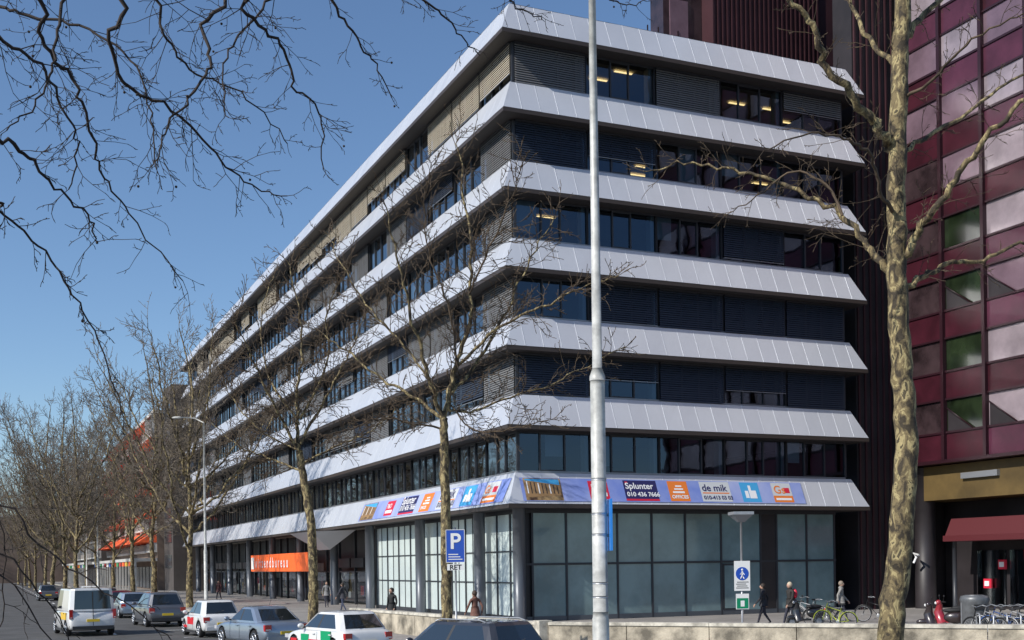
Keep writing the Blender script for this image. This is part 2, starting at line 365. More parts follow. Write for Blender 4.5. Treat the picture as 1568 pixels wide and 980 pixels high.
# banners
bn = MB(); BB = mat('banner_blue', (0.17, 0.24, 0.58), 0.45, col2=(0.40, 0.45, 0.68), scale=0.25)
NAVY = mat('banner_navy', (0.02, 0.02, 0.10), .5); ORG = mat('banner_orange', (0.75, 0.20, 0.03), .5); CYAN = mat('banner_cyan', (0.06, 0.35, 0.65), .5)
RED = mat('banner_red', (0.6, 0.02, 0.05), .5); LG = mat('banner_grey', (0.55, 0.57, 0.58), .5); PIC = mat('banner_picture', (0.06, 0.03, 0.015), .5, col2=(0.45, 0.30, 0.14), scale=2.5); WP = mat('banner_white', (0.8, 0.8, 0.8), .5); TAN = mat('banner_tan', (0.30, 0.18, 0.08), .5)
texts = [(Vector((0.33, 57.5, 2.85)), Vector((0, -1, 0)), Vector((0, 0, 1)), Vector((-1, 0, 0)), 0.2, 0.0, .85, 'uitzendbureau', WP)]
def banner(origin, d, n, L, items):
    up = (Vector((0, 0, FT - .14)) - n * INS).normalized(); nn = d.cross(up); nn = nn if nn.dot(n) > 0 else -nn
    O = origin + Vector((0, 0, .14))
    def q(u0, u1, v0, v1, m, o): bn.face([O + d * u0 + up * v0 + nn * o, O + d * u1 + up * v0 + nn * o, O + d * u1 + up * v1 + nn * o, O + d * u0 + up * v1 + nn * o], m)
    q(0, L, .12, 1.32, BB, .03)
    for (kind, a, c) in items:
        u0 = a * L; u1 = c * L; w_ = u1 - u0
        if kind == 'pic':
            q(u0, u1, .15, 1.29, PIC, .036); q(u0 + w_ * .04, u1 - w_ * .04, .9, 1.25, CYAN, .037)
            bn.face([O + d * (u0 + w_ * .04) + up * .3 + nn * .039, O + d * (u1 - w_ * .04) + up * .42 + nn * .039, O + d * (u1 - w_ * .04) + up * .95 + nn * .039, O + d * (u0 + w_ * .04) + up * 1.18 + nn * .039], TAN)
            for k in range(9):
                h = 1.12 - .024 * k; q(u0 + w_ * (.07 + .1 * k), u0 + w_ * (.10 + .1 * k), .5, h, WP if k % 3 == 0 else BROWN, .042)
        if kind == 'red': q(u0, u1, .25, 1.2, RED, .036); texts.append((O, d, up, nn, u0 + w_ * .12, .72, .34, 'P&O', WP)); q(u0 + w_ * .1, u1 - w_ * .1, .4, .6, WP, .04)
        if kind == 'navy':
            q(u0, u1, .18, 1.27, NAVY, .036); q(u0, u1, .18, .28, RED, .04); texts.append((O, d, up, nn, u0 + .08, .82, .38 * w_ / 1.9, 'Splunter', WP)); texts.append((O, d, up, nn, u0 + .1, .42, .27 * w_ / 1.9, '010 436 7666', WP)); q(u0 + .1, u0 + .25, 1.12, 1.2, RED, .04)
        if kind == 'org': 
            q(u0, u1, .18, 1.27, ORG, .036); q(u0 + w_ * .2, u0 + w_ * .8, .62, .72, WP, .04); q(u0 + w_ * .3, u0 + w_ * .75, .8, .88, WP, .04); q(u0 + w_ * .38, u0 + w_ * .7, .96, 1.04, WP, .04); texts.append((O, d, up, nn, u0 + w_ * .1, .33, .2, 'OFFICES', WP))
        if kind == 'demik':
            q(u0, u1, .18, 1.27, LG, .036); texts.append((O, d, up, nn, u0 + .1, .76, .46 * w_ / 1.9, 'de mik', NAVY))
            q(u0 + .1, u1 - .1, .62, .68, ORG, .04); texts.append((O, d, up, nn, u0 + .1, .30, .25 * w_ / 1.9, '010-413 03 03', NAVY))
        if kind == 'cyan':
            q(u0, u1, .18, 1.27, CYAN, .036); q(u0 + w_ * .2, u0 + w_ * .38, .4, .8, WP, .04); q(u0 + w_ * .42, u0 + w_ * .8, .38, .82, WP, .041); q(u0 + w_ * .42, u0 + w_ * .56, .82, 1.1, WP, .041)
        if kind == 'gs':
            q(u0, u1, .18, 1.27, ORG, .036); q(u0, u1, .55, 1.27, LG, .038); texts.append((O, d, up, nn, u0 + .1, .68, .5, 'Gs', ORG)); q(u0 + w_ * .6, u0 + w_ * .9, .7, 1.0, RED, .042); q(u0 + w_ * .1, u0 + w_ * .9, .3, .42, WP, .04)
items = [('pic', .01, .13), ('red', .22, .285), ('navy', .34, .455), ('org', .495, .565), ('demik', .61, .72), ('cyan', .76, .83), ('gs', .88, .955)]
banner(Vector((0.75, 0, ZB[0])), Vector((1, 0, 0)), Vector((0, -1, 0)), 15.8, items)
banner(Vector((0, 24.0, ZB[0])), Vector((0, -1, 0)), Vector((-1, 0, 0)), 23.2, items)
bn.obj('advertising_banner', bld)
for (O, d, up, nn, u, v, sz, t, m) in texts:
    cu = bpy.data.curves.new('banner_text', 'FONT'); cu.body = t; cu.size = sz * 1.25; cu.materials.append(m); cu.offset = 0.008
    o = bpy.data.objects.new('banner_text', cu); COL.objects.link(o); o.parent = bld
    if t == 'uitzendbureau': cu.size = 1.2; cu.offset = .02; cu.space_character = 1.8
    M = Matrix((d, up, nn)).transposed().to_4x4(); M.translation = O + d * u + up * v + nn * .045; o.matrix_local = M

# ------------------------------------------------------------------ maroon tower on the right
tw = empty('maroon_office_tower', C, RZ); tb = MB()
MAR = mat('maroon_spandrel', (0.040, 0.007, 0.013), 0.4, var=0.35, scale=0.6, spec=.3, coat=0.08); MAR2 = mat('purple_spandrel', (0.070, 0.019, 0.036), 0.4, var=0.25, scale=0.6, spec=.3, coat=0.08)
PINK = mat('pink_pane_painted_sky', (0.28, 0.23, 0.25), 0.2, 0.15, var=0.25, scale=0.5); PANE2 = mat('dull_pane', (0.032, 0.020, 0.022), 0.15, 0.0, var=0.6, scale=.7, coat=.2)  # PINK: pale sky reflection painted into the pane colour
PINK2 = mat('mauve_pane_painted_sky', (0.16, 0.105, 0.13), 0.2, 0.15, var=0.25, scale=0.5)  # weaker sky reflection, also painted as pane colour
GRN = mat('green_pane', (0.013, 0.020, 0.009), 0.15, 0.0, var=0.7, scale=.5, coat=.25); MUL = mat('maroon_mullion', (0.022, 0.005, 0.009), 0.4)
RIB = mat('maroon_ribbed', (0.042, 0.014, 0.018), 0.5, var=0.2, scale=.4); OLI = mat('olive_soffit', (0.10, 0.065, 0.02), 0.6, var=.3, scale=.5)
X0 = 24.0; ncol = 9; ys = [0.9 - 2.8 * k for k in range(ncol + 1)]
tb.box(X0 + .1, X0 + 16, ys[-1], 1.4, 7.95, 48, DARK)
for k in range(ncol):
    ya, yb = ys[k], ys[k + 1]
    for r in range(13):
        z0 = 7.95 + 3.15 * r
        tb.face([(X0, ya, z0), (X0, yb, z0), (X0, yb, z0 + 1.35), (X0, ya, z0 + 1.35)], MAR if r < 6 and k < 2 else MAR2 if (r + k) % 3 else MAR)
        tb.box(X0 - .07, X0 + .08, yb, ya, z0 + 1.33, z0 + 1.44, MUL); tb.box(X0 - .07, X0 + .08, yb, ya, z0 + 3.05, z0 + 3.15, MUL)
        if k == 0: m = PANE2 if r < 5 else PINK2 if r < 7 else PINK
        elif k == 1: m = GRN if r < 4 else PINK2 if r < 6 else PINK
        else: m = PINK if (r + k) % 4 else PINK2  # upper and right panes get the painted sky reflection
        e = R.uniform(-.03, .03); f = R.uniform(-.03, .03)
        if r < 4 and k < 3:
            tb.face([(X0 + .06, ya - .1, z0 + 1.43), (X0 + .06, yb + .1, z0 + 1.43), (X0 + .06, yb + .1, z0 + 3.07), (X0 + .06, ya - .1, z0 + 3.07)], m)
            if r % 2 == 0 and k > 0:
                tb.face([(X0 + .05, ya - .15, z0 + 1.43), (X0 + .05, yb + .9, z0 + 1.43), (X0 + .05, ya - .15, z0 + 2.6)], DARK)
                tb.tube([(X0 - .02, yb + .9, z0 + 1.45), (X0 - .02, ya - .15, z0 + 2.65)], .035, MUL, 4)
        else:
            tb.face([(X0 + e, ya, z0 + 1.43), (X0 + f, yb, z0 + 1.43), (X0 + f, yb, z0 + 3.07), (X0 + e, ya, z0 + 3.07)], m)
for y in ys: tb.box(X0 - .2, X0 + .05, y - .10, y + .10, 7.9, 48, MUL)
tb.box(X0 - .2, X0 + 16, ys[-1] - .2, 1.4, 7.75, 7.93, MUL)
tb.box(X0 + .5, X0 + 16, ys[-1], 1.3, 5.9, 7.7, OLI)
tb.box(X0 + .3, X0 + .5, -5.0, -2.6, 6.9, 7.2, FRAMEL)
tb.box(Wb + .5, X0 + .1, 1.5, 3.0, 0, 40, DARK); tb.box(X0 + .11, X0 + 16, 1.45, 3.0, 0, 7.94, DARK)
for k in range(8): tb.box(Wb + .6 + k * .42, Wb + .7 + k * .42, 1.4, 1.5, 0, 40, RIB)
tb.box(16.6, 38, 8.0, 10.5, 25, 50, RIB); k = 16.6
while k < 24: tb.box(k, k + .09, 7.86, 8.0, 28, 50, RIB); k += .32
tb.box(12.8, 16.59, 9.0, 10.4, 25, 31.8, RIB); tb.box(14.2, 14.9, 8.96, 9.0, 29, 31.0, PINK); tb.box(15.2, 16.2, 8.95, 9.0, 29, 31.4, mat('tower_cream', (.55, .35, .12), .6)); tb.box(14.0, 16.58, 9.0, 10.4, 31.8, 36, PANE2)
tb.box(12.6, 16.6, 8.9, 9.0, 31.7, 31.9, MUL); tb.box(14.4, 15.6, 8.9, 8.99, 32.2, 35, PINK2)
for k in (12.9, 13.6, 14.9): tb.tube([(k, 8.9, 31.9), (k, 8.9, 33.2)], .04, MUL, 6)
tb.box(X0 + 3, X0 + 16, ys[-1], 1.3, 0, 5.9, DARK); tb.box(Wb + .5, X0 + 3, 3.05, 3.6, 0, 6, DARK)
AWN = mat('maroon_awning', (0.085, 0.010, 0.014), 0.6)
tb.box(X0 + .6, X0 + 3.0, -9.5, -1.0, 3.7, 4.0, AWN)
for yy in (-3.0, -5.2, -7.4): tb.box(X0 + 2.9, X0 + 2.98, yy, yy + 1.9, .3, 3.2, GLASSG)
tb.face([(X0 + .6, -1.0, 3.7), (X0 + .6, -9.5, 3.7), (X0 + 1.2, -9.5, 4.9), (X0 + 1.2, -1.0, 4.9)], AWN); tb.face([(X0 + .6, -1, 3.7), (X0 + 1.2, -1, 4.9), (X0 + 3, -1, 4.9), (X0 + 3, -1, 3.7)], AWN)
for yy, zz in ((-4.9, 2.7), (-2.2, 1.2), (-3.2, 2.2)):
    tb.box(X0 + 2.7, X0 + 2.8, yy, yy + .5, zz, zz + .5, RED); tb.box(X0 + 2.66, X0 + 2.69, yy + .1, yy + .4, zz + .12, zz + .38, WP)
for yy in (-1.2, -6.0): tb.cyl((X0 + 1.2, yy, 0), (X0 + 1.2, yy, 3.7), .12, FRAME)
tb.cyl((X0 + .9, .6, 0), (X0 + .9, .6, 7.7), .55, DARK, 24); tb.cyl((X0 + .9, -10, 0), (X0 + .9, -10, 7.7), .55, DARK, 24)
tb.tube([(X0 - .2, .3, 2.6), (X0 - .2, .1, 2.9), (X0 - .2, .3, 3.1), (X0 - .2, -.1, 3.0)], .06, WP, 6)
tb.obj('tower_mesh', tw)

# ------------------------------------------------------------------ buildings further along the street
def far_block(name, y0, y1, xa, xb, H, wall, fl, awn=None, podium=True):
    e = empty(name, C, RZ); b = MB(); b.box(xa, xb, y0, y1, 0, H, wall)
    nf = int((H - 5) / fl); n = int((y1 - y0) / 3.4)
    for f in range(nf):
        z0 = 5.2 + fl * f
        b.box(xa - .5, xa - .003, y0 + .1, y1 - .1, z0 - .15, z0 + .12, FAR_W)
        b.box(xa - .52, xa - .46, y0 + .1, y1 - .1, z0 + .12, z0 + .95, FAR_R)
        for k in range(n):
            y = y0 + .4 + k * (y1 - y0 - .6) / n
            b.box(xa - .04, xa - .002, y, y + 2.6, z0 + .9, z0 + fl - .5, FARG)
            if k % 2 == 0: b.box(xa - .5, xa - .01, y - .25, y - .12, z0 + .12, z0 + fl - .15, FAR_W)
            if awn and R.random() < (.95 if f in (0, 2, 3, 4) else .35):
                b.face([(xa - 2.4, y - .3, z0 + fl - 1.9), (xa - 2.4, y + 3.2, z0 + fl - 1.9), (xa - .05, y + 3.2, z0 + fl - .35), (xa - .05, y - .3, z0 + fl - .35)], awn)
                b.face([(xa - 2.4, y - .3, z0 + fl - 1.9), (xa - .05, y - .3, z0 + fl - 1.9), (xa - .05, y - .3, z0 + fl - .35)], awn)
    if podium:
        b.box(xa - 3, xa - .01, y0, y1, 3.9, 4.3, FAR_W)
        y = y0
        while y < y1 - 4:
            b.box(xa - .1, xa - .005, y + .3, y + 3.4, .3, 3.2, FARG); b.box(xa - 2.8, xa - 2.6, y, y + .2, 0, 3.9, FAR_W)
            b.box(xa - 2.9, xa - 2.7, y + .8, y + 3, 3.3, 3.85, R.choice(SHOPC)); y += 4
    b.box(xa - .3, xb + .3, y0 - .1, y1 + .1, H, H + .4, FAR_W)
    b.obj('block', e)
FAR_W = mat('far_white', (0.5, 0.49, 0.46), .8, var=.15, scale=.3); FAR_R = mat('far_rail', (0.22, 0.2, 0.18), .8); FARG = mat('far_glass', (0.05, 0.06, 0.075), .15, .2)
FW1 = mat('far_wall_dark', (0.07, 0.06, 0.055), .8, var=.2, scale=.3); FW2 = mat('far_wall_brick', (0.16, 0.115, 0.09), .85, var=.2, scale=.3)
OAW = mat('orange_awning', (0.80, 0.12, 0.03), .75)
e = empty('stair_tower', C, RZ); b = MB(); b.box(-1.0, 10, 99.8, 108, 0, 25.5, FW1)
for k in range(7): b.box(-1.05, -1.003, 101, 107, 3 + 3.1 * k, 4.6 + 3.1 * k, FARG)
b.obj('stair_tower_mesh', e)
far_block('apartment_block', 108.5, 175, -1.8, 14, 23, FW2, 3.0, OAW)
far_block('shop_apartment_block', 178, 250, -3, 14, 19, FW1, 3.0, None)
far_block('distant_block', 262, 330, -20, -2, 16, FW2, 3.2, None, False)

# ------------------------------------------------------------------ ground
g = MB(); GRD = mat('ground', (0.16, 0.15, 0.14), 0.9, var=.3, scale=.1); s_ = 3000
g.face([(-s_, -s_, -.02), (s_, -s_, -.02), (s_, s_, -.02), (-s_, s_, -.02)], GRD); g.obj('ground')
PAV = brick_mat('paving_tiles', (0.42, 0.39, 0.36), (0.36, 0.335, 0.31), (0.2, 0.19, 0.18), 1.0, .6, .3)
pv = MB(); pv.box(-9.3, 60, -52, 320, -0.015, 0.12, PAV); pv.obj('pavement', None, C, RZ)
kb = MB(); kb.box(-9.6, -9.303, -52, 320, -0.015, .135, CONC); kb.obj('kerb', None, C, RZ)
rd = MB(); rd.box(-34, -9.61, -80, 400, -.019, -.004, ASPH); rd.obj('road', None, C, RZ)
mk = MB(); y = -40
while y < 260:
    mk.box(-16.6, -16.45, y, y + 3, -.0035, .002, WHITE); mk.box(-22.6, -22.45, y, y + 3, -.0035, .002, WHITE); y += 9
y = -30
while y < 60: mk.box(-14.2, -12.0, y, y + .12, -.0035, .002, WHITE); y += 6.2
mk.obj('road_markings', None, C, RZ)
pv2 = MB(); pv2.box(-60, -34.3, -80, 400, -.015, .12, PAV); pv2.obj('pavement', None, C, RZ)

# plaza wall
W = [Vector((-7.0, 51.5, 0)), Vector((0.94, 36.8, 0)), Vector((17.5, 29.8, 0))]
WALLM = mat('wall_concrete', (0.34, 0.30, 0.23), 0.9, var=.6, scale=1.6, bump=.5, bscale=25)
WALLT = mat('wall_coping', (0.46, 0.43, 0.36), 0.85, var=.4, scale=3)
pwo = empty('plaza_wall')
for si, (A, B) in enumerate(zip(W[:-1], W[1:])):
    d = (B - A); L = d.length; d.normalize(); rz = math.atan2(d.y, d.x); q = MB()
    a0 = 0.24 if si else 0.0; a1 = L - (0.24 if si == 0 else 0); nn_ = round((a1 - a0) / 2.4)
    for k in range(nn_):
        u = a0 + (a1 - a0) * k / nn_; u2 = a0 + (a1 - a0) * (k + 1) / nn_
        q.box(u + .012, u2 - .012, -.15, .15, 0, .9, WALLM); q.box(u + .006, u2 - .006, -.19, .19, .903, 1.0 + R.uniform(-.006, .006), WALLT)
    q.obj('wall_run', pwo, A, rz)
q = MB(); q.box(-.22, .22, -.22, .22, 0, 1.04, WALLT); q.obj('wall_pier', pwo, W[1], .4)

# ------------------------------------------------------------------ trees
def rot_about(v, ang, rng):
    a = v.orthogonal().normalized(); a.rotate(Quaternion(v, rng.uniform(0, 2 * math.pi))); q = v.copy(); q.rotate(Quaternion(a, ang)); return q
def limb(B, pts, r0, r1, big=BARK, small=TWIG, pw_=1.0):
    n = len(pts); rad = [r0 + (r1 - r0) * (i / (n - 1)) ** pw_ for i in range(n)]
    s = 14 if r0 > .12 else 8 if r0 > .05 else 5 if r0 > .02 else 3
    B.tube(pts, rad, big if r0 > .04 else small, s, cap=r0 > .05)
def smooth_pts(P, rng, sub=4, jit=.03):
    out = []; n = len(P)
    for i in range(n - 1):
        p0 = P[max(i - 1, 0)]; p1 = P[i]; p2 = P[i + 1]; p3 = P[min(i + 2, n - 1)]
        for k in range(sub):
            t = k / sub
            q = 0.5 * ((2 * p1) + (p2 - p0) * t + (2 * p0 - 5 * p1 + 4 * p2 - p3) * t * t + (3 * p1 - p0 - 3 * p2 + p3) * t ** 3)
            if i or k: q = q + Vector([rng.uniform(-jit, jit) for _ in range(3)])
            out.append(q)
    out.append(P[-1].copy()); return out
def sprout(B, pts, r0, r1, rng, lvl, Lc, trop, small, step=1, ang=(.5, 1.1), seeds=True, wob=.28, frm=.15, rmin=.0035, prob=1.0, mult=1):
    n = len(pts)
    for i in range(max(1, int(n * frm)), n):
        if step > 1 and i % step: continue
        for _ in range(mult):
            if rng.random() > prob: continue
            t = i / (n - 1); d = (pts[i] - pts[i - 1]).normalized()
            dd = rot_about(d, rng.uniform(*ang), rng) if i < n - 1 else rot_about(d, rng.uniform(0, .5), rng)
            L = Lc * rng.uniform(.4, 1.2) * (1 - .4 * t)
            r = max(rmin, min((r0 + (r1 - r0) * t) * .6, L * .011))
            grow(B, pts[i], dd, L, r, rng, lvl, trop, small, seeds, wob, rmin)
def grow(B, p, d, L, r, rng, lvl, trop, small, seeds=True, wob=.28, rmin=.0035):
    n = max(3, min(7, int(L / .2))); pts = [p.copy()]; q = p.copy(); d = d.copy()
    for i in range(n):
        d = (d + Vector([rng.uniform(-wob, wob) for _ in range(3)]) + trop * .12).normalized(); q = q + d * (L / n); pts.append(q.copy())
    limb(B, pts, r, max(rmin * .7, r * .4), small=small)
    if lvl > 0: sprout(B, pts, r, r * .4, rng, lvl - 1, L * .55, trop, small, 1, seeds=seeds, wob=wob, rmin=rmin, prob=.85)
    elif seeds and rng.random() < .012:
        e = pts[-1]; B.ball(e + Vector((0, 0, -.05)), .013, small, 5, 3)

def auto_tree(seed, H, spread, trunk_r, rmin=.008):
    rng = random.Random(seed); B = MB(); ht = H * .25
    tr = smooth_pts([Vector((0, 0, 0)), Vector((rng.uniform(-.1, .1), 0, ht * .5)), Vector((rng.uniform(-.2, .2), rng.uniform(-.2, .2), ht)), Vector((rng.uniform(-.4, .4), rng.uniform(-.4, .4), H * .5)), Vector((rng.uniform(-.6, .6), rng.uniform(-.6, .6), H * .75)), Vector((rng.uniform(-.9, .9), rng.uniform(-.6, .6), H * .97))], rng, 3, .05)
    limb(B, tr, trunk_r, .03, pw_=.8)
    sprout(B, tr[8:], .05, .03, rng, 2, 2.8, Vector((0, 0, .9)), TWIGF, 1, (.5, 1), rmin=rmin, seeds=False, mult=2)
    nl = 14
    for k in range(nl):
        a = k * 2.4 + rng.uniform(-.3, .3); z0 = ht * (.9 + 1.2 * k / nl); sp = spread * rng.uniform(.75, 1.1) * (1 - .3 * k / nl)
        p0 = min(tr, key=lambda p: abs(p.z - z0)).copy(); top = z0 + (H - z0) * rng.uniform(.35, .95)
        dx, dy = math.cos(a), math.sin(a)
        P = [p0, p0 + Vector((dx * sp * .3, dy * sp * .3, (top - z0) * .18)), p0 + Vector((dx * sp * .62, dy * sp * .62, (top - z0) * .5)), p0 + Vector((dx * sp * .85, dy * sp * .85, (top - z0) * .8)), p0 + Vector((dx * sp, dy * sp, (top - z0)))]
        P = smooth_pts(P, rng, 5, .12); limb(B, P, trunk_r * .38, .02)
        sprout(B, P, trunk_r * .4, .03, rng, 2, H * .135, Vector((0, 0, .6)), TWIGF, 1, (.5, 1.2), rmin=rmin, seeds=False, mult=2, prob=.68)
    return B

def placed_tree(name, base, main, seed, small=TWIG, Lc=2.2, trop=Vector((0, 0, .5)), lvl=2, step=1, rmin=.005, frm=.12, wob=.28, jf=1.0, ks=.75, mult=1, prob=1.0):
    """main: list of (points world, r0, r1, sprout?)"""
    rng = random.Random(seed); B = MB()
    for (P, r0, r1, sp) in main:
        kk = ks if sp else 1.0
        Q = smooth_pts([p - base for p in P], rng, 6, (min(.07, r0 * .8) if sp else r0 * .12) * jf); limb(B, Q, r0 * kk, r1 * kk, small=small)
        if sp: sprout(B, Q, r0 * .7, r1, rng, lvl, Lc * sp, trop, small, step, rmin=rmin, frm=frm, wob=wob, mult=mult, prob=prob)
    return B.obj(name, None, base)

def SP(pts, d0, dd=0.0):  # limb running from distance d0 and drifting dd metres in depth
    n = len(pts); return [S(x, y, d0 + dd * i / max(1, n - 1)) for i, (x, y) in enumerate(pts)]
# centre tree
D1 = 36.0; b1 = S(684, 1000, D1); b1.z = 0.1
main = [([b1] + SP([(684, 900), (682, 780), (680, 690), (680, 640)], D1), .18, .12, 0),
 (SP([(680, 645), (695, 575), (716, 500), (722, 400), (712, 300), (700, 215)], D1, .6), .12, .02, 1.0),
 (SP([(680, 645), (655, 575), (628, 480), (606, 390), (588, 310)], D1, -2.0), .10, .02, .95),
 (SP([(684, 610), (735, 545), (775, 475), (812, 395), (850, 330)], D1, 2.4), .085, .018, .95),
 (SP([(700, 560), (760, 505), (830, 470), (890, 440), (950, 420)], D1, -1.5), .07, .016, .8),
 (SP([(682, 625), (720, 632), (780, 610), (840, 590), (900, 560), (960, 530)], D1, 1.5), .06, .014, .7),
 (SP([(678, 640), (630, 605), (575, 575), (520, 530), (480, 500)], D1, 2.0), .08, .016, .9),
 (SP([(676, 655), (640, 650), (590, 640), (540, 655), (490, 670)], D1, -1.0), .05, .012, .65),
 (SP([(668, 600), (620, 530), (560, 465), (520, 400), (505, 360)], D1, 3), .06, .015, .9),
 (SP([(718, 450), (750, 380), (780, 310), (800, 250)], D1, -2), .05, .015, .9),
 (SP([(690, 620), (730, 660), (790, 655), (850, 640)], D1, -2), .04, .012, .6),
 (SP([(700, 570), (690, 480), (660, 400), (650, 320), (660, 250)], D1, -1), .05, .015, .9)]
placed_tree('plane_tree', b1, main, 11, Lc=1.6, rmin=.0118, mult=2, trop=Vector((0, 0, .2)), wob=.32)
# second tree
D2 = 51.0; b2 = S(480, 1000, D2); b2.z = 0.1
main = [([b2] + SP([(480, 900), (478, 820), (468, 750), (458, 690)], D2), .23, .15, 0),
 (SP([(458, 695), (455, 620), (462, 540), (455, 460), (440, 400)], D2, 1), .12, .02, 1),
 (SP([(458, 695), (420, 620), (385, 550), (360, 490)], D2, -2), .10, .02, 1),
 (SP([(460, 680), (500, 610), (535, 540), (560, 480)], D2, 2), .10, .02, 1),
 (SP([(462, 710), (520, 680), (570, 660), (610, 620)], D2, -1), .07, .015, .8),
 (SP([(460, 720), (410, 700), (360, 680), (320, 640)], D2, 2), .07, .015, .8),
 (SP([(458, 650), (410, 570), (400, 480), (420, 420)], D2, 3), .07, .015, .9),
 (SP([(460, 690), (400, 660), (350, 600), (330, 540)], D2, 1), .06, .015, .9),
 (SP([(460, 640), (500, 560), (500, 480), (520, 430)], D2, -3), .07, .015, .9)]
placed_tree('plane_tree', b2, main, 12, Lc=2.1, rmin=.0145, mult=2, trop=Vector((0, 0, .2)), wob=.32)
# right foreground tree
D3 = 18.0; b3 = S(1362, 1010, D3); b3.z = 0.1
main = [([b3 + Vector((-.03, 0, 0))] + SP([(1366, 940), (1376, 860), (1386, 740), (1386, 640), (1378, 520), (1374, 400), (1373, 260), (1378, 120), (1384, -60), (1390, -250), (1400, -420)], D3), .205, .10, 0),
 (SP([(1372, 432), (1345, 400), (1325, 372), (1290, 330), (1240, 300), (1190, 280), (1120, 262), (1050, 250), (985, 262)], D3, 2.0), .075, .010, .6),
 (SP([(1368, 230), (1345, 195), (1310, 150), (1262, 90), (1238, 30), (1190, -30), (1150, -100)], D3, -1.2), .095, .03, .5),
 (SP([(1384, 445), (1410, 425), (1450, 405), (1505, 398), (1570, 370), (1640, 340)], D3, .8), .06, .02, .5),
 (SP([(1380, 400), (1408, 350), (1445, 300), (1500, 225), (1560, 160), (1620, 90)], D3, -1.5), .08, .03, .55),
 (SP([(1376, 240), (1410, 215), (1470, 180), (1540, 130), (1610, 90)], D3, 1.2), .05, .02, .5),
 (SP([(1380, 110), (1330, 60), (1300, 0), (1270, -70)], D3, 1.5), .055, .025, .5),
 (SP([(1380, 60), (1420, 20), (1470, -30), (1520, -90)], D3, 1.0), .07, .025, .5),
 (SP([(1384, 150), (1430, 120), (1490, 60), (1568, 20)], D3, -2.0), .035, .012, .5),
 (SP([(1372, 330), (1350, 300), (1335, 240), (1300, 215), (1240, 205), (1170, 230)], D3, -1.8), .042, .010, .5),
 (SP([(1290, 330), (1270, 290), (1215, 262), (1160, 300), (1110, 330)], D3 + .5, .8), .03, .008, .45)]
placed_tree('plane_tree', b3, main, 13, Lc=1.25, step=1, trop=Vector((0, 0, .2)), lvl=2, rmin=.0055, ks=.85, prob=.75, jf=.8)
# overhanging tree on the left (trunk stands left of the street view)
b4 = Vector((-7.6, 9.0, .1)); cr = Vector((-7.4, 9.2, 6.2))
def om(pts, d0, dd, r0, via=None, sp=.5): return ([cr + Vector((0, 0, R.uniform(-.5, 1.5)))] + ([Vector(via)] if via else []) + SP(pts, d0, dd), r0 * .56, .006, sp)
main = [([b4, Vector((-7.6, 9.1, 3)), cr, Vector((-7.3, 9.3, 9)), Vector((-7.0, 9.4, 12))], .28, .12, 0),
 om([(30, -30), (60, 60), (110, 120), (140, 200), (155, 260), (200, 330), (280, 430)], 10, 1.5, .05, (-6.2, 9.6, 8.5)),
 om([(150, -40), (165, 60), (195, 130), (260, 165), (320, 225), (375, 280), (440, 300)], 9.5, 1.5, .05, (-6, 9.2, 9.3)),
 om([(300, -60), (310, 40), (320, 100), (290, 150), (250, 200), (240, 260)], 10.5, -.5, .05, (-6, 10, 9.8)),
 om([(330, -60), (375, 20), (430, 70), (450, 130), (490, 180), (495, 260)], 10.5, 1, .05, (-5.5, 10, 10)),
 om([(450, -70), (500, -10), (540, 50), (570, 90), (600, 150)], 11, .8, .045, (-5.3, 10.2, 10.3), .35),
 om([(560, -80), (600, -20), (665, 10), (700, 50), (735, 85)], 11.5, 1, .045, (-5, 10.5, 10.6), .35),
 om([(-60, 30), (0, 60), (60, 100), (100, 170), (120, 230), (105, 290)], 9, .8, .045, (-6.2, 9, 7.8)),
 om([(-80, 180), (0, 215), (40, 235), (80, 280), (130, 330), (150, 370)], 8.5, 1, .05, (-6.6, 8.9, 6.8)),
 om([(-60, 300), (0, 320), (60, 375), (105, 440), (150, 520), (190, 640)], 8, 1, .03, (-6.6, 8.8, 6.0), .22),
 om([(200, -60), (240, 0), (255, 60), (300, 110), (380, 150), (440, 220)], 11, 1, .045, (-6, 9.9, 9.6)),
 om([(700, -90), (760, -30), (790, 10), (830, 30)], 12, 1, .04, (-4.6, 11, 11), .3),
 om([(80, -60), (90, 20), (80, 100), (60, 150), (10, 200)], 10, -.4, .045, (-6, 9.6, 8.8)),
 om([(-40, -20), (30, 20), (120, 40), (200, 90), (230, 170), (235, 250)], 10.5, -.4, .04, (-6, 9.6, 8.8)),
 om([(380, -60), (400, 10), (360, 60), (340, 120), (350, 180)], 11.5, -.4, .04, (-6, 10, 10)),
 om([(850, -90), (900, -30), (950, 8), (990, 2)], 12.5, 1, .035, (-4, 11, 11.2), .25)]
placed_tree('overhanging_plane_tree', b4, main, 21, small=TWIGD, Lc=1.1, step=1, trop=Vector((.35, .1, -.3)), lvl=2, rmin=.0035, frm=.3, wob=.36, ks=.9, jf=1.2, prob=.72)
# shrub twigs at the lower left
rng = random.Random(5); B = MB(); bs = Vector((-5.2, 8.6, 0.0))
for pts in ([(-120, 760), (0, 772), (60, 830), (120, 880), (200, 930), (265, 985)], [(-100, 860), (0, 850), (60, 905), (95, 960), (120, 1010)], [(-60, 600), (0, 790), (8, 880), (0, 960)], [(-100, 900), (0, 880), (80, 990), (150, 1050)]):
    P = smooth_pts([Vector((0, 0, 0)), Vector((-.1, 0, .8 + rng.random()))] + [p - bs for p in SP(pts, 8.5, .6)], rng, 4, .02); limb(B, P, .012, .005, small=TWIGD); sprout(B, P, .012, .005, rng, 1, .35, Vector((.2, 0, -.1)), TWIGD, 2, frm=.3)
B.obj('bare_shrub', None, bs)
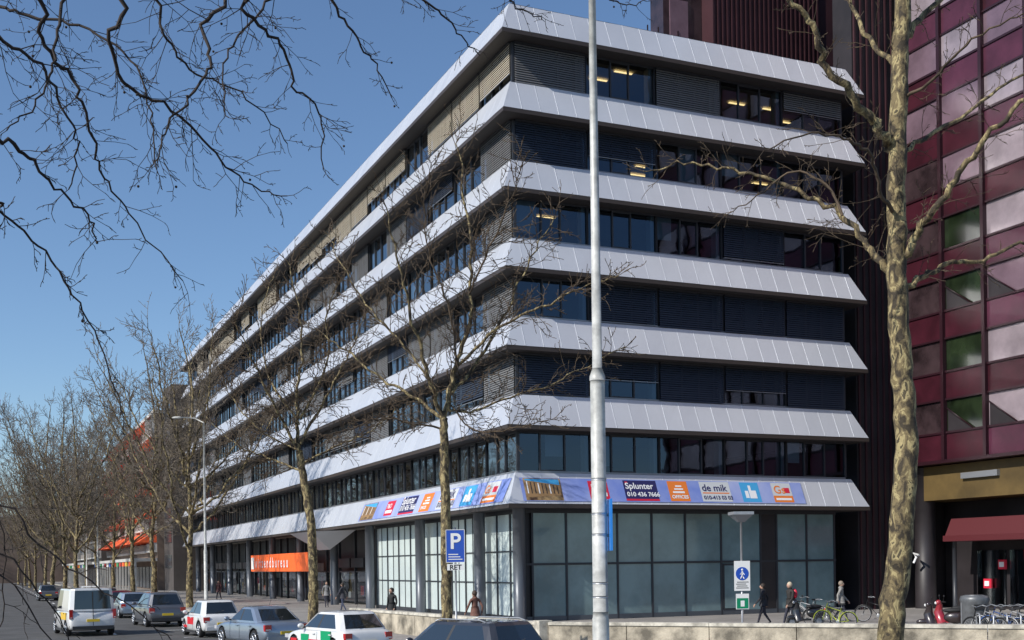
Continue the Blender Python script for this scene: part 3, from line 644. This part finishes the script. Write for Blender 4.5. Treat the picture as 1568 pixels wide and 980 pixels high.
# street rows
vars_ = [auto_tree(100 + i, 19 + i * .6, 6.2, .26, .017).obj('plane_tree', None, (0, -300 - 30 * i, 0)) for i in range(3)]
def inst(x, y, v, sc, first=[0, 0, 0]):
    p = LW(x, y); p.z = 0.1 if x > -9.3 else 0
    if not first[v]: o = vars_[v]; first[v] = 1
    else: o = bpy.data.objects.new('plane_tree', vars_[v].data); COL.objects.link(o)
    o.location = p; o.scale = (sc, sc, sc); o.rotation_euler = (0, 0, R.uniform(0, 6.28))
for k, (x, y, s0) in enumerate([(-8.7, 36, 1.12), (-8.9, 54, 1.15), (-8.7, 72, 1.1), (-8.7, 92, 1.05), (-8.7, 114, 1), (-8.7, 134, 1), (-8.7, 160, 1), (-8.7, 190, 1), (-15.5, 46, .86), (-15.5, 62, .92), (-15.7, 80, 1.0), (-15.4, 105, 1), (-15.6, 135, 1), (-15.5, 165, 1), (-15.5, 195, 1), (-24, 150, 1), (-24, 180, 1), (-24, 215, 1), (-9, 225, 1), (-16, 230, 1)]):
    inst(x, y, k % 3, R.uniform(.93, 1.03) * s0)
rng = random.Random(9); B = MB()
for k in range(26):
    bx_, by_ = LW(-30 + 2.2 * k, 270 + rng.uniform(-10, 30)).xy
    B.tube([(bx_, by_, 0), (bx_, by_, 6), (bx_ + .5, by_, 12)], [.3, .2, .08], TWIG, 5)
    for j in range(60):
        p = Vector((bx_, by_, rng.uniform(3, 10))); d = Vector((rng.uniform(-1, 1), rng.uniform(-1, 1), rng.uniform(.2, 1))).normalized(); B.tube([p, p + d * rng.uniform(2, 6)], [.06, .03], TWIGF, 3, False)
B.obj('distant_trees')

# ------------------------------------------------------------------ street furniture
D = 17.0
lp = MB(); PG = mat('pole_paint', (0.46, 0.46, 0.43), .5, .1, var=.25, scale=5)
bp_ = S(922, 1100, D); bp_.z = 0
lp.tube([(0, 0, 0), (0, 0, .04)], .24, STEEL, 24); lp.tube([(0, 0, .04), (0, 0, 2.0), (0, 0, 2.02), (0, 0, 2.1)], [.125, .122, .115, .112], PG, 24); lp.tube([(0, 0, 2.1), (0, 0, 5.38), (0, 0, 5.45)], [.110, .106, .106], PG, 24)
lp.tube([(0, 0, 5.44), (0, 0, 5.50), (0, 0, 5.62)], [.113, .113, .072], PG, 24); lp.tube([(0, 0, 5.62), (0, 0, 12.5)], [.071, .046], PG, 20)
lp.tube([(0, 0, 12.5), (0, 0, 13.0), (-.5, .2, 13.3), (-1.6, .5, 13.4)], [.048, .045, .04, .035], PG, 12); lp.ball((-2.0, .6, 13.4), .4, PG, 14, 8, (1.2, .5, .25))
lp.box(-.05, .05, -.13, -.12, 1.1, 1.5, STEEL)
for zz in (2.3, 2.5, 3.2, 3.5, 4.0): lp.tube([(0, 0, zz), (0, 0, zz + .03)], .1125, STEEL, 20)
BLUE = mat('sign_blue', (0.01, 0.07, 0.42), .35, coat=.4)
lp.box(.135, .165, -.3, .3, 2.98, 3.72, mat('sign_blue_flag', (0.02, 0.2, 0.6), .4)); lp.tube([(0, 0, 3.2), (.14, 0, 3.2)], .02, STEEL, 8); lp.tube([(0, 0, 3.5), (.14, 0, 3.5)], .02, STEEL, 8)
lp.obj('street_lamp', None, bp_)
for (x, y, d, h) in ((315, 640, 78, 12.5), (150, 690, 125, 13), (133, 730, 160, 12.5)):
    p = S(x, 872, d); p.z = 0; q = MB(); q.tube([(0, 0, 0), (0, 0, 4), (0, 0, 4.1), (0, 0, h)], [.13, .12, .09, .06], PG, 12); q.tube([(0, 0, h), (-.6, 0, h + .3), (-1.4, -.2, h + .35)], .04, PG, 8); q.ball((-1.7, -.2, h + .33), .3, PG, 10, 6, (1.2, .5, .3)); q.obj('street_lamp', None, p)
# parking sign
p = S(698, 900, 33.5); p.z = .1; e = empty('parking_sign', p, .05); q = MB()
q.tube([(0, 0, 0), (0, 0, 3.78)], .03, STEEL, 12); q.box(-.27, .27, -.045, -.03, 2.78, 3.72, BLUE)
for (x0, x1, z0, z1) in ((-.27, .27, 3.705, 3.72), (-.27, .27, 2.78, 2.795), (-.27, -.255, 2.78, 3.72), (.255, .27, 2.78, 3.72)): q.box(x0, x1, -.052, -.0455, z0, z1, WHITE)
for k in range(3): q.box(-.2, .2 - .06 * k, -.051, -.0455, 2.86 + k * .07, 2.885 + k * .07, WHITE)
q.box(-.24, .24, -.045, -.03, 2.56, 2.74, WHITE); q.obj('sign_plates', e)
def text(parent, body, size, loc, rot, m, ext=.002, name='lettering', bold=.0):
    cu = bpy.data.curves.new(name, 'FONT'); cu.body = body; cu.size = size; cu.materials.append(m); cu.extrude = ext; cu.align_x = 'CENTER'; cu.offset = bold
    o = bpy.data.objects.new(name, cu); COL.objects.link(o); o.parent = parent; o.location = loc; o.rotation_euler = rot; return o
text(e, 'P', .62, (0, -.053, 3.18), (math.pi / 2, 0, 0), WHITE, bold=.012); text(e, 'RET', .2, (0, -.048, 2.58), (math.pi / 2, 0, 0), BLACK, bold=.004)
# zone sign with square lantern
p = S(1136, 900, 48); p.z = .1; e = empty('plaza_lantern_with_zone_sign', p, .1); q = MB()
q.tube([(0, 0, 0), (0, 0, 4.3)], .045, STEEL, 12)
q.face([(-.12, -.12, 4.3), (.12, -.12, 4.3), (.4, -.4, 4.6), (-.4, -.4, 4.6)], FRAMEL); q.face([(.12, -.12, 4.3), (.12, .12, 4.3), (.4, .4, 4.6), (.4, -.4, 4.6)], FRAMEL)
q.face([(-.12, .12, 4.3), (-.12, -.12, 4.3), (-.4, -.4, 4.6), (-.4, .4, 4.6)], FRAMEL); q.face([(.12, .12, 4.3), (-.12, .12, 4.3), (-.4, .4, 4.6), (.4, .4, 4.6)], FRAMEL); q.box(-.42, .42, -.42, .42, 4.6, 4.72, STEEL)
q.box(-.33, .33, -.07, -.05, 1.5, 2.72, WHITE); q.tube([(0, -.072, 2.2), (0, -.078, 2.2)], .27, BLUE, 32)
q.box(-.03, .03, -.084, -.079, 2.12, 2.3, WHITE); q.ball((0, -.08, 2.36), .045, WHITE, 10, 6, (1, .2, 1)); q.tube([(0, -.081, 2.14), (-.07, -.081, 2.0)], .02, WHITE, 6); q.tube([(0, -.081, 2.14), (.07, -.081, 2.0)], .02, WHITE, 6); q.tube([(-.09, -.081, 2.16), (0, -.081, 2.27), (.09, -.081, 2.16)], .015, WHITE, 6)
for k in range(4): q.box(-.26 + .04 * (k % 2), .26 - .05 * (k % 3), -.074, -.071, 1.6 + k * .08, 1.63 + k * .08, BLACK)
q.box(-.27, .27, -.07, -.05, .75, 1.38, WHITE); GRNS = mat('sign_green', (.0, .22, .1), .4); q.box(-.24, .24, -.076, -.071, .78, 1.2, GRNS); q.box(-.08, .08, -.08, -.077, .86, 1.1, WHITE)
q.obj('lantern_and_plates', e)
# litter container
p = S(1492, 900, 41); p.z = .1; q = MB(); GB = mat('bin_grey', (.14, .145, .15), .45, .4, var=.2, scale=4)
q.tube([(0, 0, 0), (0, 0, .06), (0, 0, .1), (0, 0, 1.15), (0, 0, 1.25), (0, 0, 1.38), (0, 0, 1.42)], [.42, .42, .46, .47, .50, .46, .3], GB, 28); q.box(-.2, .2, -.52, -.44, .95, 1.1, BLACK); q.box(-.47, .47, -.03, .03, .1, 1.3, STEEL)
q.obj('litter_container', None, p)

# ------------------------------------------------------------------ bicycles, scooters
def torus(B, c, Rr, r, m, ax_='x', n=24, k=6):
    pts = []
    for i in range(n + 1):
        t = 2 * math.pi * i / n; pts.append((c[0], c[1] + Rr * math.cos(t), c[2] + Rr * math.sin(t)))
    B.tube(pts, r, m, k, cap=False)
def bicycle(paint, name='bicycle'):
    B = MB()
    for y in (-.53, .53):
        torus(B, (0, y, .35), .33, .02, BLACK); torus(B, (0, y, .35), .31, .008, STEEL)
        for k in range(9): a = k * math.pi / 9; B.tube([(0, y + .31 * math.cos(a), .35 + .31 * math.sin(a)), (0, y - .31 * math.cos(a), .35 - .31 * math.sin(a))], .0025, STEEL, 3, False)
        B.tube([(0, y + .37 * math.cos(a), .35 + .37 * math.sin(a)) for a in [math.pi * j / 10 for j in range(11)]], .02, paint, 4)
    for a, c in (((0, -.53, .35), (0, -.1, .3)), ((0, -.1, .3), (0, -.22, .85)), ((0, -.1, .3), (0, .38, .78)), ((0, -.2, .72), (0, .36, .86)), ((0, -.53, .35), (0, -.2, .75)), ((0, .53, .35), (0, .34, 1.0))): B.tube([a, c], .017, paint, 8)
    B.tube([(0, -.22, .82), (0, -.24, .95)], .012, STEEL, 6); B.ball((0, -.27, .98), .12, BLACK, 10, 6, (.7, 1.1, .35))
    B.tube([(-.28, .12, 1.06), (-.25, .3, 1.1), (0, .33, 1.04), (.25, .3, 1.1), (.28, .12, 1.06)], .012, STEEL, 6)
    B.tube([(-.06, -.75, .73), (-.06, -.25, .73)], .008, STEEL, 4); B.tube([(.06, -.75, .73), (.06, -.25, .73)], .008, STEEL, 4); B.ball((0, -.1, .3), .09, STEEL, 10, 6, (.2, 1, 1)); B.box(-.15, -.05, -.05, .05, .18, .2, BLACK); B.box(.05, .15, -.15, -.05, .4, .42, BLACK)
    return B
bikes = [bicycle(mat('bike_' + n, c, .35)) for n, c in (('black', (.02, .02, .02)), ('blue', (.04, .1, .3)), ('lime', (.45, .5, .05)), ('silver', (.4, .4, .4)))]
bi = [b.obj('bicycle', None, (0, 0, 0)) for b in bikes]
def put(o, loc, rz, used={}):
    if used.get(o.name): n = bpy.data.objects.new('bicycle', o.data); COL.objects.link(n)
    else: n = o; used[o.name] = 1
    n.location = loc; n.rotation_euler = (R.uniform(-.08, .08), 0, rz)
for k in range(9):
    x = 1508 + k * 14; p = S(x, 900, 39 + R.uniform(-.3, .5)); p.z = .12; put(bi[[0, 3, 1, 0, 3, 0, 1, 3, 0][k]], p, R.uniform(-.5, -.3) + 1.0)
for x, d, b_ in ((1278, 45.5, 2), (1262, 48, 0), (1238, 51, 3), (1340, 50, 0)):
    p = S(x, 900, d); p.z = .12; put(bi[b_], p, R.uniform(.8, 1.6))
rk = MB()
for k in range(10): rk.tube([(k * .42, 0, 0), (k * .42, 0, .75), (k * .42, .12, .85), (k * .42, .5, .85), (k * .42, .62, .75), (k * .42, .62, 0)], .025, STEEL, 8)
rk.tube([(-.1, .3, .06), (4.0, .3, .06)], .03, STEEL, 6); p = S(1500, 900, 38.5); p.z = .12; rk.obj('bicycle_rack', None, p, -.2)
def scooter(col):
    B = MB(); m = mat('scooter_' + str(col[0]), col, .3, coat=.8)
    for y in (-.62, .62): torus(B, (0, y, .24), .18, .06, BLACK, k=8); B.tube([(-.04, y, .24), (.04, y, .24)], .13, STEEL, 14)
    B.ball((0, -.5, .58), .4, m, 14, 10, (.42, 1.05, .55)); B.ball((0, -.42, .83), .36, BLACK, 12, 8, (.4, 1.05, .25)); B.box(-.15, .15, -.2, .35, .28, .36, m)
    B.tube([(0, .3, .3), (0, .42, .7), (0, .36, 1.0)], [.2, .17, .09], m, 10); B.tube([(0, .62, .3), (0, .36, 1.02)], .035, BLACK, 8); B.ball((0, .62, .42), .2, m, 12, 8, (.45, 1.1, .5)); B.tube([(-.33, .25, 1.06), (0, .34, 1.06), (.33, .25, 1.06)], .02, BLACK, 6); B.ball((0, .42, 1.03), .11, m, 10, 8); B.ball((0, .5, 1.02), .06, WHITE, 8, 6)
    for sx in (-1, 1): B.tube([(sx * .2, .3, 1.06), (sx * .3, .3, 1.25)], .008, BLACK, 4); B.ball((sx * .3, .3, 1.28), .06, BLACK, 8, 6, (1, .3, .7))
    B.box(-.09, .09, -.95, -.93, .45, .6, WHITE); B.ball((0, -.92, .68), .07, RED, 8, 6)
    return B
for x, d, c, rz in ((1232, 47, (.02, .02, .022), 1.9), (1440, 42, (.03, .02, .02), 1.2), (1454, 44, (.3, .02, .03), 1.5)):
    p = S(x, 900, d); p.z = .12; scooter(c).obj('parked_scooter', None, p, rz)

# ------------------------------------------------------------------ vehicles
CGL = mat('car_glass', (0.012, 0.016, 0.018), 0.04, 0.0, spec=.9, coat=1.0); TAIL = mat('tail_light', (0.45, 0.01, 0.01), .15, coat=1); HEADL = mat('head_light', (.7, .7, .72), .1, .3, coat=1)
PLATE = mat('number_plate', (0.8, 0.55, 0.03), .5); RIM = mat('wheel_rim', (.45, .46, .48), .3, .9); PLAS = mat('bumper_plastic', (.03, .03, .032), .6)
def vehicle(name, loc, rz, L, Wd, H, paint, kind='hatch', deco=None):
    e = empty(name, loc, rz); hw = Wd / 2; van = kind == 'van'
    belt = {'hatch': .93, 'sedan': .93, 'estate': .93, 'suv': 1.05, 'van': 1.12}[kind]; kz = belt / .93; gc = .20 if kind in ('suv', 'van') else .17
    rear_in = {'hatch': .10, 'sedan': .26, 'estate': .05, 'suv': .07, 'van': .03}[kind]
    st = [(0.0, .80, .42, belt * .60), (.012, .90, .34, belt * .84), (.03, .95, .27, belt * .96), (.09, .985, gc + .03, belt), (.22, 1.0, gc, belt * 1.0), (.42, 1.0, gc, belt * .985), (.60, 1.0, gc, belt * .965), (.72, .99, gc, belt * .95), (.82, .975, gc + .01, belt * .90), (.91, .94, gc + .03, belt * .82), (.97, .85, .25, belt * .70), (1.0, .70, .34, belt * .54)]
    bm = bmesh.new(); rings = []
    for (f, wf, zl, zd) in st:
        y = -L / 2 + f * L; w_ = hw * wf; h = zd - zl
        prof = [(0, zl), (.80 * w_, zl), (.95 * w_, zl + .06), (w_, zl + .30 * h), (w_ * .995, zl + .55 * h), (w_ * .985, zl + .68 * h), (.965 * w_, zd - .07 * h), (.90 * w_, zd), (.5 * w_, zd + .025), (0, zd + .035)]
        ring = [bm.verts.new((x, y, z_)) for x, z_ in prof] + [bm.verts.new((-x, y, z_)) for x, z_ in reversed(prof[1:-1])]
        rings.append(ring)
    for a, b_ in zip(rings[:-1], rings[1:]):
        n = len(a)
        for i in range(n): bm.faces.new((a[i], a[(i + 1) % n], b_[(i + 1) % n], b_[i]))
    bm.faces.new(list(reversed(rings[0]))); bm.faces.new(rings[-1])
    bmesh.ops.recalc_face_normals(bm, faces=bm.faces)
    me = bpy.data.meshes.new('body'); bm.to_mesh(me); bm.free(); me.materials.append(paint); me.materials.append(PLAS)
    for p in me.polygons: p.use_smooth = True
    bo = bpy.data.objects.new('body', me); COL.objects.link(bo)
    wr = .33 if not kind == 'suv' else .36; wy = [-L / 2 + L * .19, L / 2 - L * .19]
    cut = MB()
    for y in wy:
        for sx in (-1, 1): cut.tube([(sx * (hw - .24), y, wr), (sx * (hw + .2), y, wr)], wr + .055, PLAS, 28, sm=False)
    cm = cut.obj('cut'); bmc = bmesh.new(); bmc.from_mesh(cm.data); bmesh.ops.recalc_face_normals(bmc, faces=bmc.faces); bmc.to_mesh(cm.data); bmc.free()
    md = bo.modifiers.new('sub', 'SUBSURF'); md.levels = md.render_levels = 2
    mo = bo.modifiers.new('cut', 'BOOLEAN'); mo.operation = 'DIFFERENCE'; mo.object = cm; mo.solver = 'EXACT'
    dg = bpy.context.evaluated_depsgraph_get(); nm = bpy.data.meshes.new_from_object(bo.evaluated_get(dg)); bo.modifiers.clear(); bo.data = nm
    bpy.data.objects.remove(cm)
    bo.parent = e
    B = MB(); yr = -L / 2 + L * (rear_in if kind != 'sedan' else .20) * .6 + .02; yf = L / 2 - L * (.20 if van else .27); yb = (yr + yf) / 2 + .1
    wb = hw * .955; wt = hw * (.86 if van else .72)
    ryr = yr + {'hatch': .42, 'sedan': .75, 'estate': .35, 'suv': .35, 'van': .09}[kind]; ryf = yf - (.75 if not van else .62)
    def ring(w_, a, f, yb_, z_):
        o = [(0, a - .04), (.80 * w_, a), (.955 * w_, a + .10), (w_, a + .30), (w_, yb_ - .045), (w_, yb_ + .045), (w_ * .99, f - .34), (.86 * w_, f - .10), (0, f + .05)]
        return [(x, y, z_) for x, y in o]
    ybt = (ryr + ryf) / 2 + .1
    zs = [belt - .05, belt + .03, H - .10, H - .035]
    def lerp(t): return wb + (wt - wb) * t, yr + (ryr - yr) * t, yf + (ryf - yf) * t, yb + (ybt - yb) * t
    tt = [0, .08, .86, 1.0]; rr = [ring(*lerp(t ** 1.0 if i < 3 else 1.06), z_) for i, (t, z_) in enumerate(zip(tt, zs))]
    segm = ['g', 'p', 'p', 'g', 'b', 'g', 'p', 'g']
    if van: segm[3] = 'p'; segm[4] = 'p'
    for i in range(3):
        for j in range(8):
            m = paint
            if i == 1: m = {'g': CGL, 'p': paint, 'b': PLAS}[segm[j]]
            a, b_, c, d_ = rr[i][j], rr[i][j + 1], rr[i + 1][j + 1], rr[i + 1][j]
            B.face([a, b_, c, d_], m, False); B.face([(-q_[0], q_[1], q_[2]) for q_ in (d_, c, b_, a)], m, False)
    top = rr[3]
    for j in range(8):
        a, b_ = top[j], top[j + 1]; ca = 0.04 * min(1, .3 + .7 * math.sin(math.pi * j / 8)); cb = 0.04 * min(1, .3 + .7 * math.sin(math.pi * (j + 1) / 8))
        ma = (a[0] * .55, a[1], a[2] + ca); mb_ = (b_[0] * .55, b_[1], b_[2] + cb)
        B.face([a, b_, mb_, ma], paint, True); B.face([(-q_[0], q_[1], q_[2]) for q_ in (ma, mb_, b_, a)], paint, True); B.face([ma, mb_, (-mb_[0], mb_[1], mb_[2]), (-ma[0], ma[1], ma[2])], paint, True)
    rz_ = -L / 2
    tz0, tz1 = (.62 * kz, .84 * kz) if not van else (.75, 1.15)
    for sx in (-1, 1):
        x0, x1 = sorted((sx * hw * .66, sx * hw * .93)) if not van else sorted((sx * hw * .82, sx * hw * .95))
        B.box(x0, x1, rz_ - .005 + (.03), rz_ + .16, tz0, tz1, TAIL); B.box(x0 + .03, x1 - .03, rz_ + .02, rz_ + .03, tz0 + .03, tz0 + .07, HEADL)
        x0, x1 = sorted((sx * hw * .60, sx * hw * .88)); B.box(x0, x1, L / 2 - .22, L / 2 - .035, .58 * kz, .70 * kz, HEADL)
        B.ball((sx * (hw + .09), yf - .42, belt + .07), .11, paint if not van else PLAS, 10, 8, (1, .55, .75)); B.box(*sorted((sx * hw * .93, sx * (hw + .03))), yf - .44, yf - .38, belt + .0, belt + .05, PLAS)
        for yy in ((yf - .45), yb, yr + .55 if not van else yb - 1.3):
            B.box(*sorted((sx * (hw * 1.0), sx * (hw * 1.0 + .003))), yy - .006, yy + .006, .30, belt - .08, PLAS)
        for yy in (yb + .12, yb - .95): B.box(*sorted((sx * hw * .985, sx * (hw + .022))), yy, yy + .16, belt - .17, belt - .14, paint if not van else PLAS)
        B.box(*sorted((sx * hw * .9, sx * (hw + .008))), wy[0] + .4, wy[1] - .4, gc + .0, gc + .09, PLAS)
    B.box(-.26, .26, rz_ - .02, rz_ + .02, .50 * kz if not van else .62, .50 * kz + .11 if not van else .73, PLATE)
    B.box(-hw * .84, hw * .84, rz_ - .03, rz_ + .12, .30, .44, PLAS if kind in ('van', 'suv') else paint)
    B.box(-hw * .6, hw * .6, L / 2 - .06, L / 2 + .01, .32, .45, PLAS)
    B.tube([(-hw * .3, yr + .0, belt + .08), (.1, yr + .02, belt + .16)], .008, PLAS, 4)
    if van: B.box(-.012, .012, rz_ + .0, rz_ + .04, .45, H - .15, PLAS)
    if kind in ('suv', 'estate'):
        for sx in (-1, 1): B.tube([(sx * wt * .95, ryr + .2, H - .02), (sx * wt * .95, ryr + .4, H + .03), (sx * wt * .95, ryf - .4, H + .03), (sx * wt * .95, ryf - .2, H - .02)], .017, STEEL, 6)
    B.tube([(.0, ryr + .15, H), (0, ryr - .05, H + .28)], .006, BLACK, 4)
    for (sx, y0, y1, z0, z1, m) in (deco or []):
        B.box(*sorted((sx * (hw * .97), sx * (hw + .006))), y0, y1, z0, z1, m)
    B.obj('cabin_and_trim', e)
    Wm = MB()
    for y in wy:
        for sx in (-1, 1):
            xo = sx * (hw - .02); xi = sx * (hw - .22)
            Wm.tube([(xi, y, wr), (xi + sx * .03, y, wr), (xo - sx * .03, y, wr), (xo, y, wr)], [wr - .03, wr, wr, wr - .03], BLACK, 28)
            Wm.tube([(xo - sx * .02, y, wr), (xo + sx * .006, y, wr)], wr * .66, PLAS, 24)
            for k in range(7):
                a = 2 * math.pi * k / 7; Wm.tube([(xo + sx * .008, y, wr), (xo + sx * .008, y + math.cos(a) * wr * .62, wr + math.sin(a) * wr * .62)], .028, RIM, 5)
            torus(Wm, (xo + sx * .008, y, wr), wr * .63, .018, RIM, k=5)
    Wm.obj('wheels', e)
    return e
def paint(n, c, metal=0.0): return mat('car_paint_' + n, c, .3, metal, coat=1.0, var=.04, scale=2)
PW = paint('white', (.68, .68, .67)); PS = paint('silver_blue', (.30, .35, .42), .6); PD = paint('dark', (.045, .047, .055), .4); PGy = paint('grey', (.13, .135, .15), .5); PR = paint('dark_red', (.12, .01, .015), .2); PBk = paint('black', (.015, .015, .02))
GR = mat('deco_green', (.0, .30, .12), .4); RD = mat('deco_red', (.6, .02, .03), .4)
def gp(x, d): p = S(x, 900, d); p.z = 0; return p
vehicle('parked_car', gp(703, 28.5), math.radians(43), 4.75, 1.84, 1.50, PD, 'estate')
vehicle('parked_car', gp(514, 36.5), math.radians(37), 4.1, 1.72, 1.47, PW, 'hatch', [(-1, -1.2, -.6, .55, .88, GR), (-1, -.6, 0.2, .45, .60, RD), (-1, .2, .7, .55, .75, GR), (-1, 1.0, 1.4, .5, .6, RD)])
vehicle('parked_car', gp(397, 42.5), math.radians(37), 4.5, 1.80, 1.45, PS, 'sedan')
vehicle('parked_car', gp(322, 49.5), math.radians(30), 3.8, 1.70, 1.52, PW, 'hatch', [(-1, -.4, .5, .5, .8, RD), (-1, .6, 1.2, .35, .45, RD)])
vehicle('parked_car', gp(241, 59), math.radians(29), 4.5, 1.86, 1.68, PGy, 'suv')
vehicle('delivery_van', gp(127, 52), math.radians(30), 4.6, 2.0, 2.05, PW, 'van', [(-1, -1.6, -.4, .7, 1.0, SHOPC[3])])
vehicle('parked_car', gp(200, 70), math.radians(26), 4.3, 1.78, 1.5, PS, 'hatch')
vehicle('parked_car', gp(182, 76), math.radians(25), 4.3, 1.78, 1.5, PR, 'hatch')
vehicle('parked_car', gp(160, 86), math.radians(25), 4.3, 1.78, 1.5, PBk, 'estate')
vehicle('parked_car', gp(72, 112), math.radians(25), 4.3, 1.78, 1.5, PGy, 'hatch')
vehicle('parked_car', gp(135, 100), math.radians(25), 4.3, 1.78, 1.5, PW, 'hatch')

# ------------------------------------------------------------------ people
SKIN = mat('skin', (.45, .27, .19), .6)
def person(loc, rz, top, legs, hair, pose='walk', H=1.72, hat=None):
    e = empty('pedestrian', loc, rz); k = H / 1.72
    J = {}; E = []
    def j(n, x, y, z, r, par=None):
        J[n] = (len(J), Vector((x * k, y * k, z * k)), r * k); 
        if par: E.append((J[par][0], J[n][0]))
    s = 1 if pose == 'walk' else .25; tc_ = mat('coat_%.2f_%.2f_%.2f' % top, top, .8, var=.2, scale=8); lc = mat('trousers_%.2f_%.2f' % legs[:2], legs, .85, var=.2, scale=8); hc = mat('hair_%.2f_%.2f' % hair[:2], hair, .7)
    j('pel', 0, 0, .95, .135); j('wst', 0, .01, 1.10, .125, 'pel'); j('chs', 0, .02, 1.30, .145, 'wst'); j('shc', 0, .01, 1.42, .11, 'chs'); j('nk', 0, .02, 1.49, .055, 'shc'); j('nk2', 0, .035, 1.56, .05, 'nk')
    for sx, n in ((-1, 'l'), (1, 'r')):
        st_ = s * sx
        j('hip' + n, sx * .09, 0, .88, .095, 'pel'); j('kn' + n, sx * .10, .10 * st_ + .05, .50, .06, 'hip' + n); j('an' + n, sx * .10, .26 * st_ - (.04 if st_ < 0 else 0), .10 + (.04 if st_ < 0 else 0), .042, 'kn' + n); j('ft' + n, sx * .11, .26 * st_ + .15, .045, .035, 'an' + n)
        j('sh' + n, sx * .18, 0, 1.40, .062, 'shc'); j('el' + n, sx * .25, -.12 * st_ - .02, 1.13, .048, 'sh' + n); j('wr' + n, sx * .24, -.20 * st_ + .10, .90, .032, 'el' + n); j('pm' + n, sx * .235, -.22 * st_ + .13, .84, .028, 'wr' + n)
        for q in range(4): j('f%d%s' % (q, n), sx * (.235), -.22 * st_ + .115 + .018 * q, .75 + .008 * abs(q - 1.5), .009, 'pm' + n)
        j('th' + n, sx * .215, -.22 * st_ + .17, .81, .010, 'pm' + n)
    me = bpy.data.meshes.new('figure'); me.from_pydata([v[1] for v in J.values()], E, [])
    o = bpy.data.objects.new('figure', me); COL.objects.link(o)
    sk = o.modifiers.new('skin', 'SKIN')
    if not me.skin_vertices: 
        bpy.context.view_layer.objects.active = o; bpy.ops.mesh.customdata_skin_add()
    sv = me.skin_vertices[0].data
    for i, v in enumerate(J.values()): sv[i].radius = (v[2], v[2] * .85)
    sv[0].use_root = True
    sb = o.modifiers.new('sub', 'SUBSURF'); sb.levels = sb.render_levels = 2
    dg = bpy.context.evaluated_depsgraph_get(); nm = bpy.data.meshes.new_from_object(o.evaluated_get(dg)); o.modifiers.clear(); o.data = nm; nm.materials.clear()
    for m in (lc, tc_, SKIN, BLACK): nm.materials.append(m)
    for p in nm.polygons:
        c = p.center / k; p.use_smooth = True
        if c.z > 1.5 or (c.z < .89 and abs(c.x) > .19): i = 2
        elif c.z > .86: i = 1
        elif c.z > .09: i = 0
        else: i = 3
        p.material_index = i
    o.parent = e
    B = MB(); hz = 1.615 * k
    B.ball((0, .045 * k, hz), .105 * k, SKIN, 16, 12, (.78, .95, 1.12)); B.ball((0, .145 * k, hz - .012), .018, SKIN, 8, 6, (.7, 1.1, 1.3))
    for sx in (-1, 1): B.ball((sx * .033, .130 * k, hz + .015), .011, WHITE, 8, 6); B.ball((sx * .033, .139 * k, hz + .015), .006, BLACK, 6, 4); B.ball((sx * .083 * k, .04 * k, hz), .024, SKIN, 8, 6, (.35, .7, 1.2))
    B.ball((0, .138 * k, hz - .055), .02, mat('lips', (.35, .12, .1), .6), 8, 5, (1.2, .4, .3))
    B.ball((0, .022 * k, hz + .03), .115 * k, hc, 16, 12, (.84, .95, 1.0))
    B.tube([(0, .01, 1.43 * k), (0, .02, 1.47 * k), (0, .025, 1.53 * k)], [.115 * k, .10 * k, .075 * k], tc_, 16)
    B.tube([(0, 0, .80 * k), (0, 0, .9 * k), (0, 0, 1.05 * k), (0, .01, 1.14 * k)], [.19 * k, .18 * k, .155 * k, .14 * k], tc_, 18)
    B.obj('head_and_coat', e)
    return e
def pp(x, d): p = S(x, 900, d); p.z = .12; return p
person(pp(1169, 49), 1.2, (.02, .02, .025), (.02, .02, .03), (.03, .02, .015)); rp = person(pp(1210, 47), 2.0, (.025, .022, .02), (.03, .03, .045), (.5, .42, .3), H=1.8)
person(pp(1287, 51), -1.8, (.25, .24, .22), (.03, .03, .05), (.25, .2, .15), H=1.74); person(pp(600, 50), 2.6, (.02, .02, .02), (.05, .05, .07), (.04, .03, .02), 'stand', 1.74)
person(pp(727, 44), .6, (.15, .07, .05), (.03, .03, .04), (.05, .03, .02), 'walk', 1.7); person(pp(525, 70), 1.0, (.03, .03, .04), (.04, .05, .09), (.03, .02, .02)); person(pp(335, 95), 3.0, (.08, .03, .03), (.03, .03, .04), (.03, .02, .02))
person(pp(500, 78), 3.4, (.2, .2, .2), (.03, .03, .04), (.03, .02, .02))
B = MB(); B.ball((0, 0, 0), .16, RED, 12, 8, (1, .6, 1.3)); o = B.obj('red_backpack'); 
o.parent = rp; o.location = (0, -.2, 1.35)
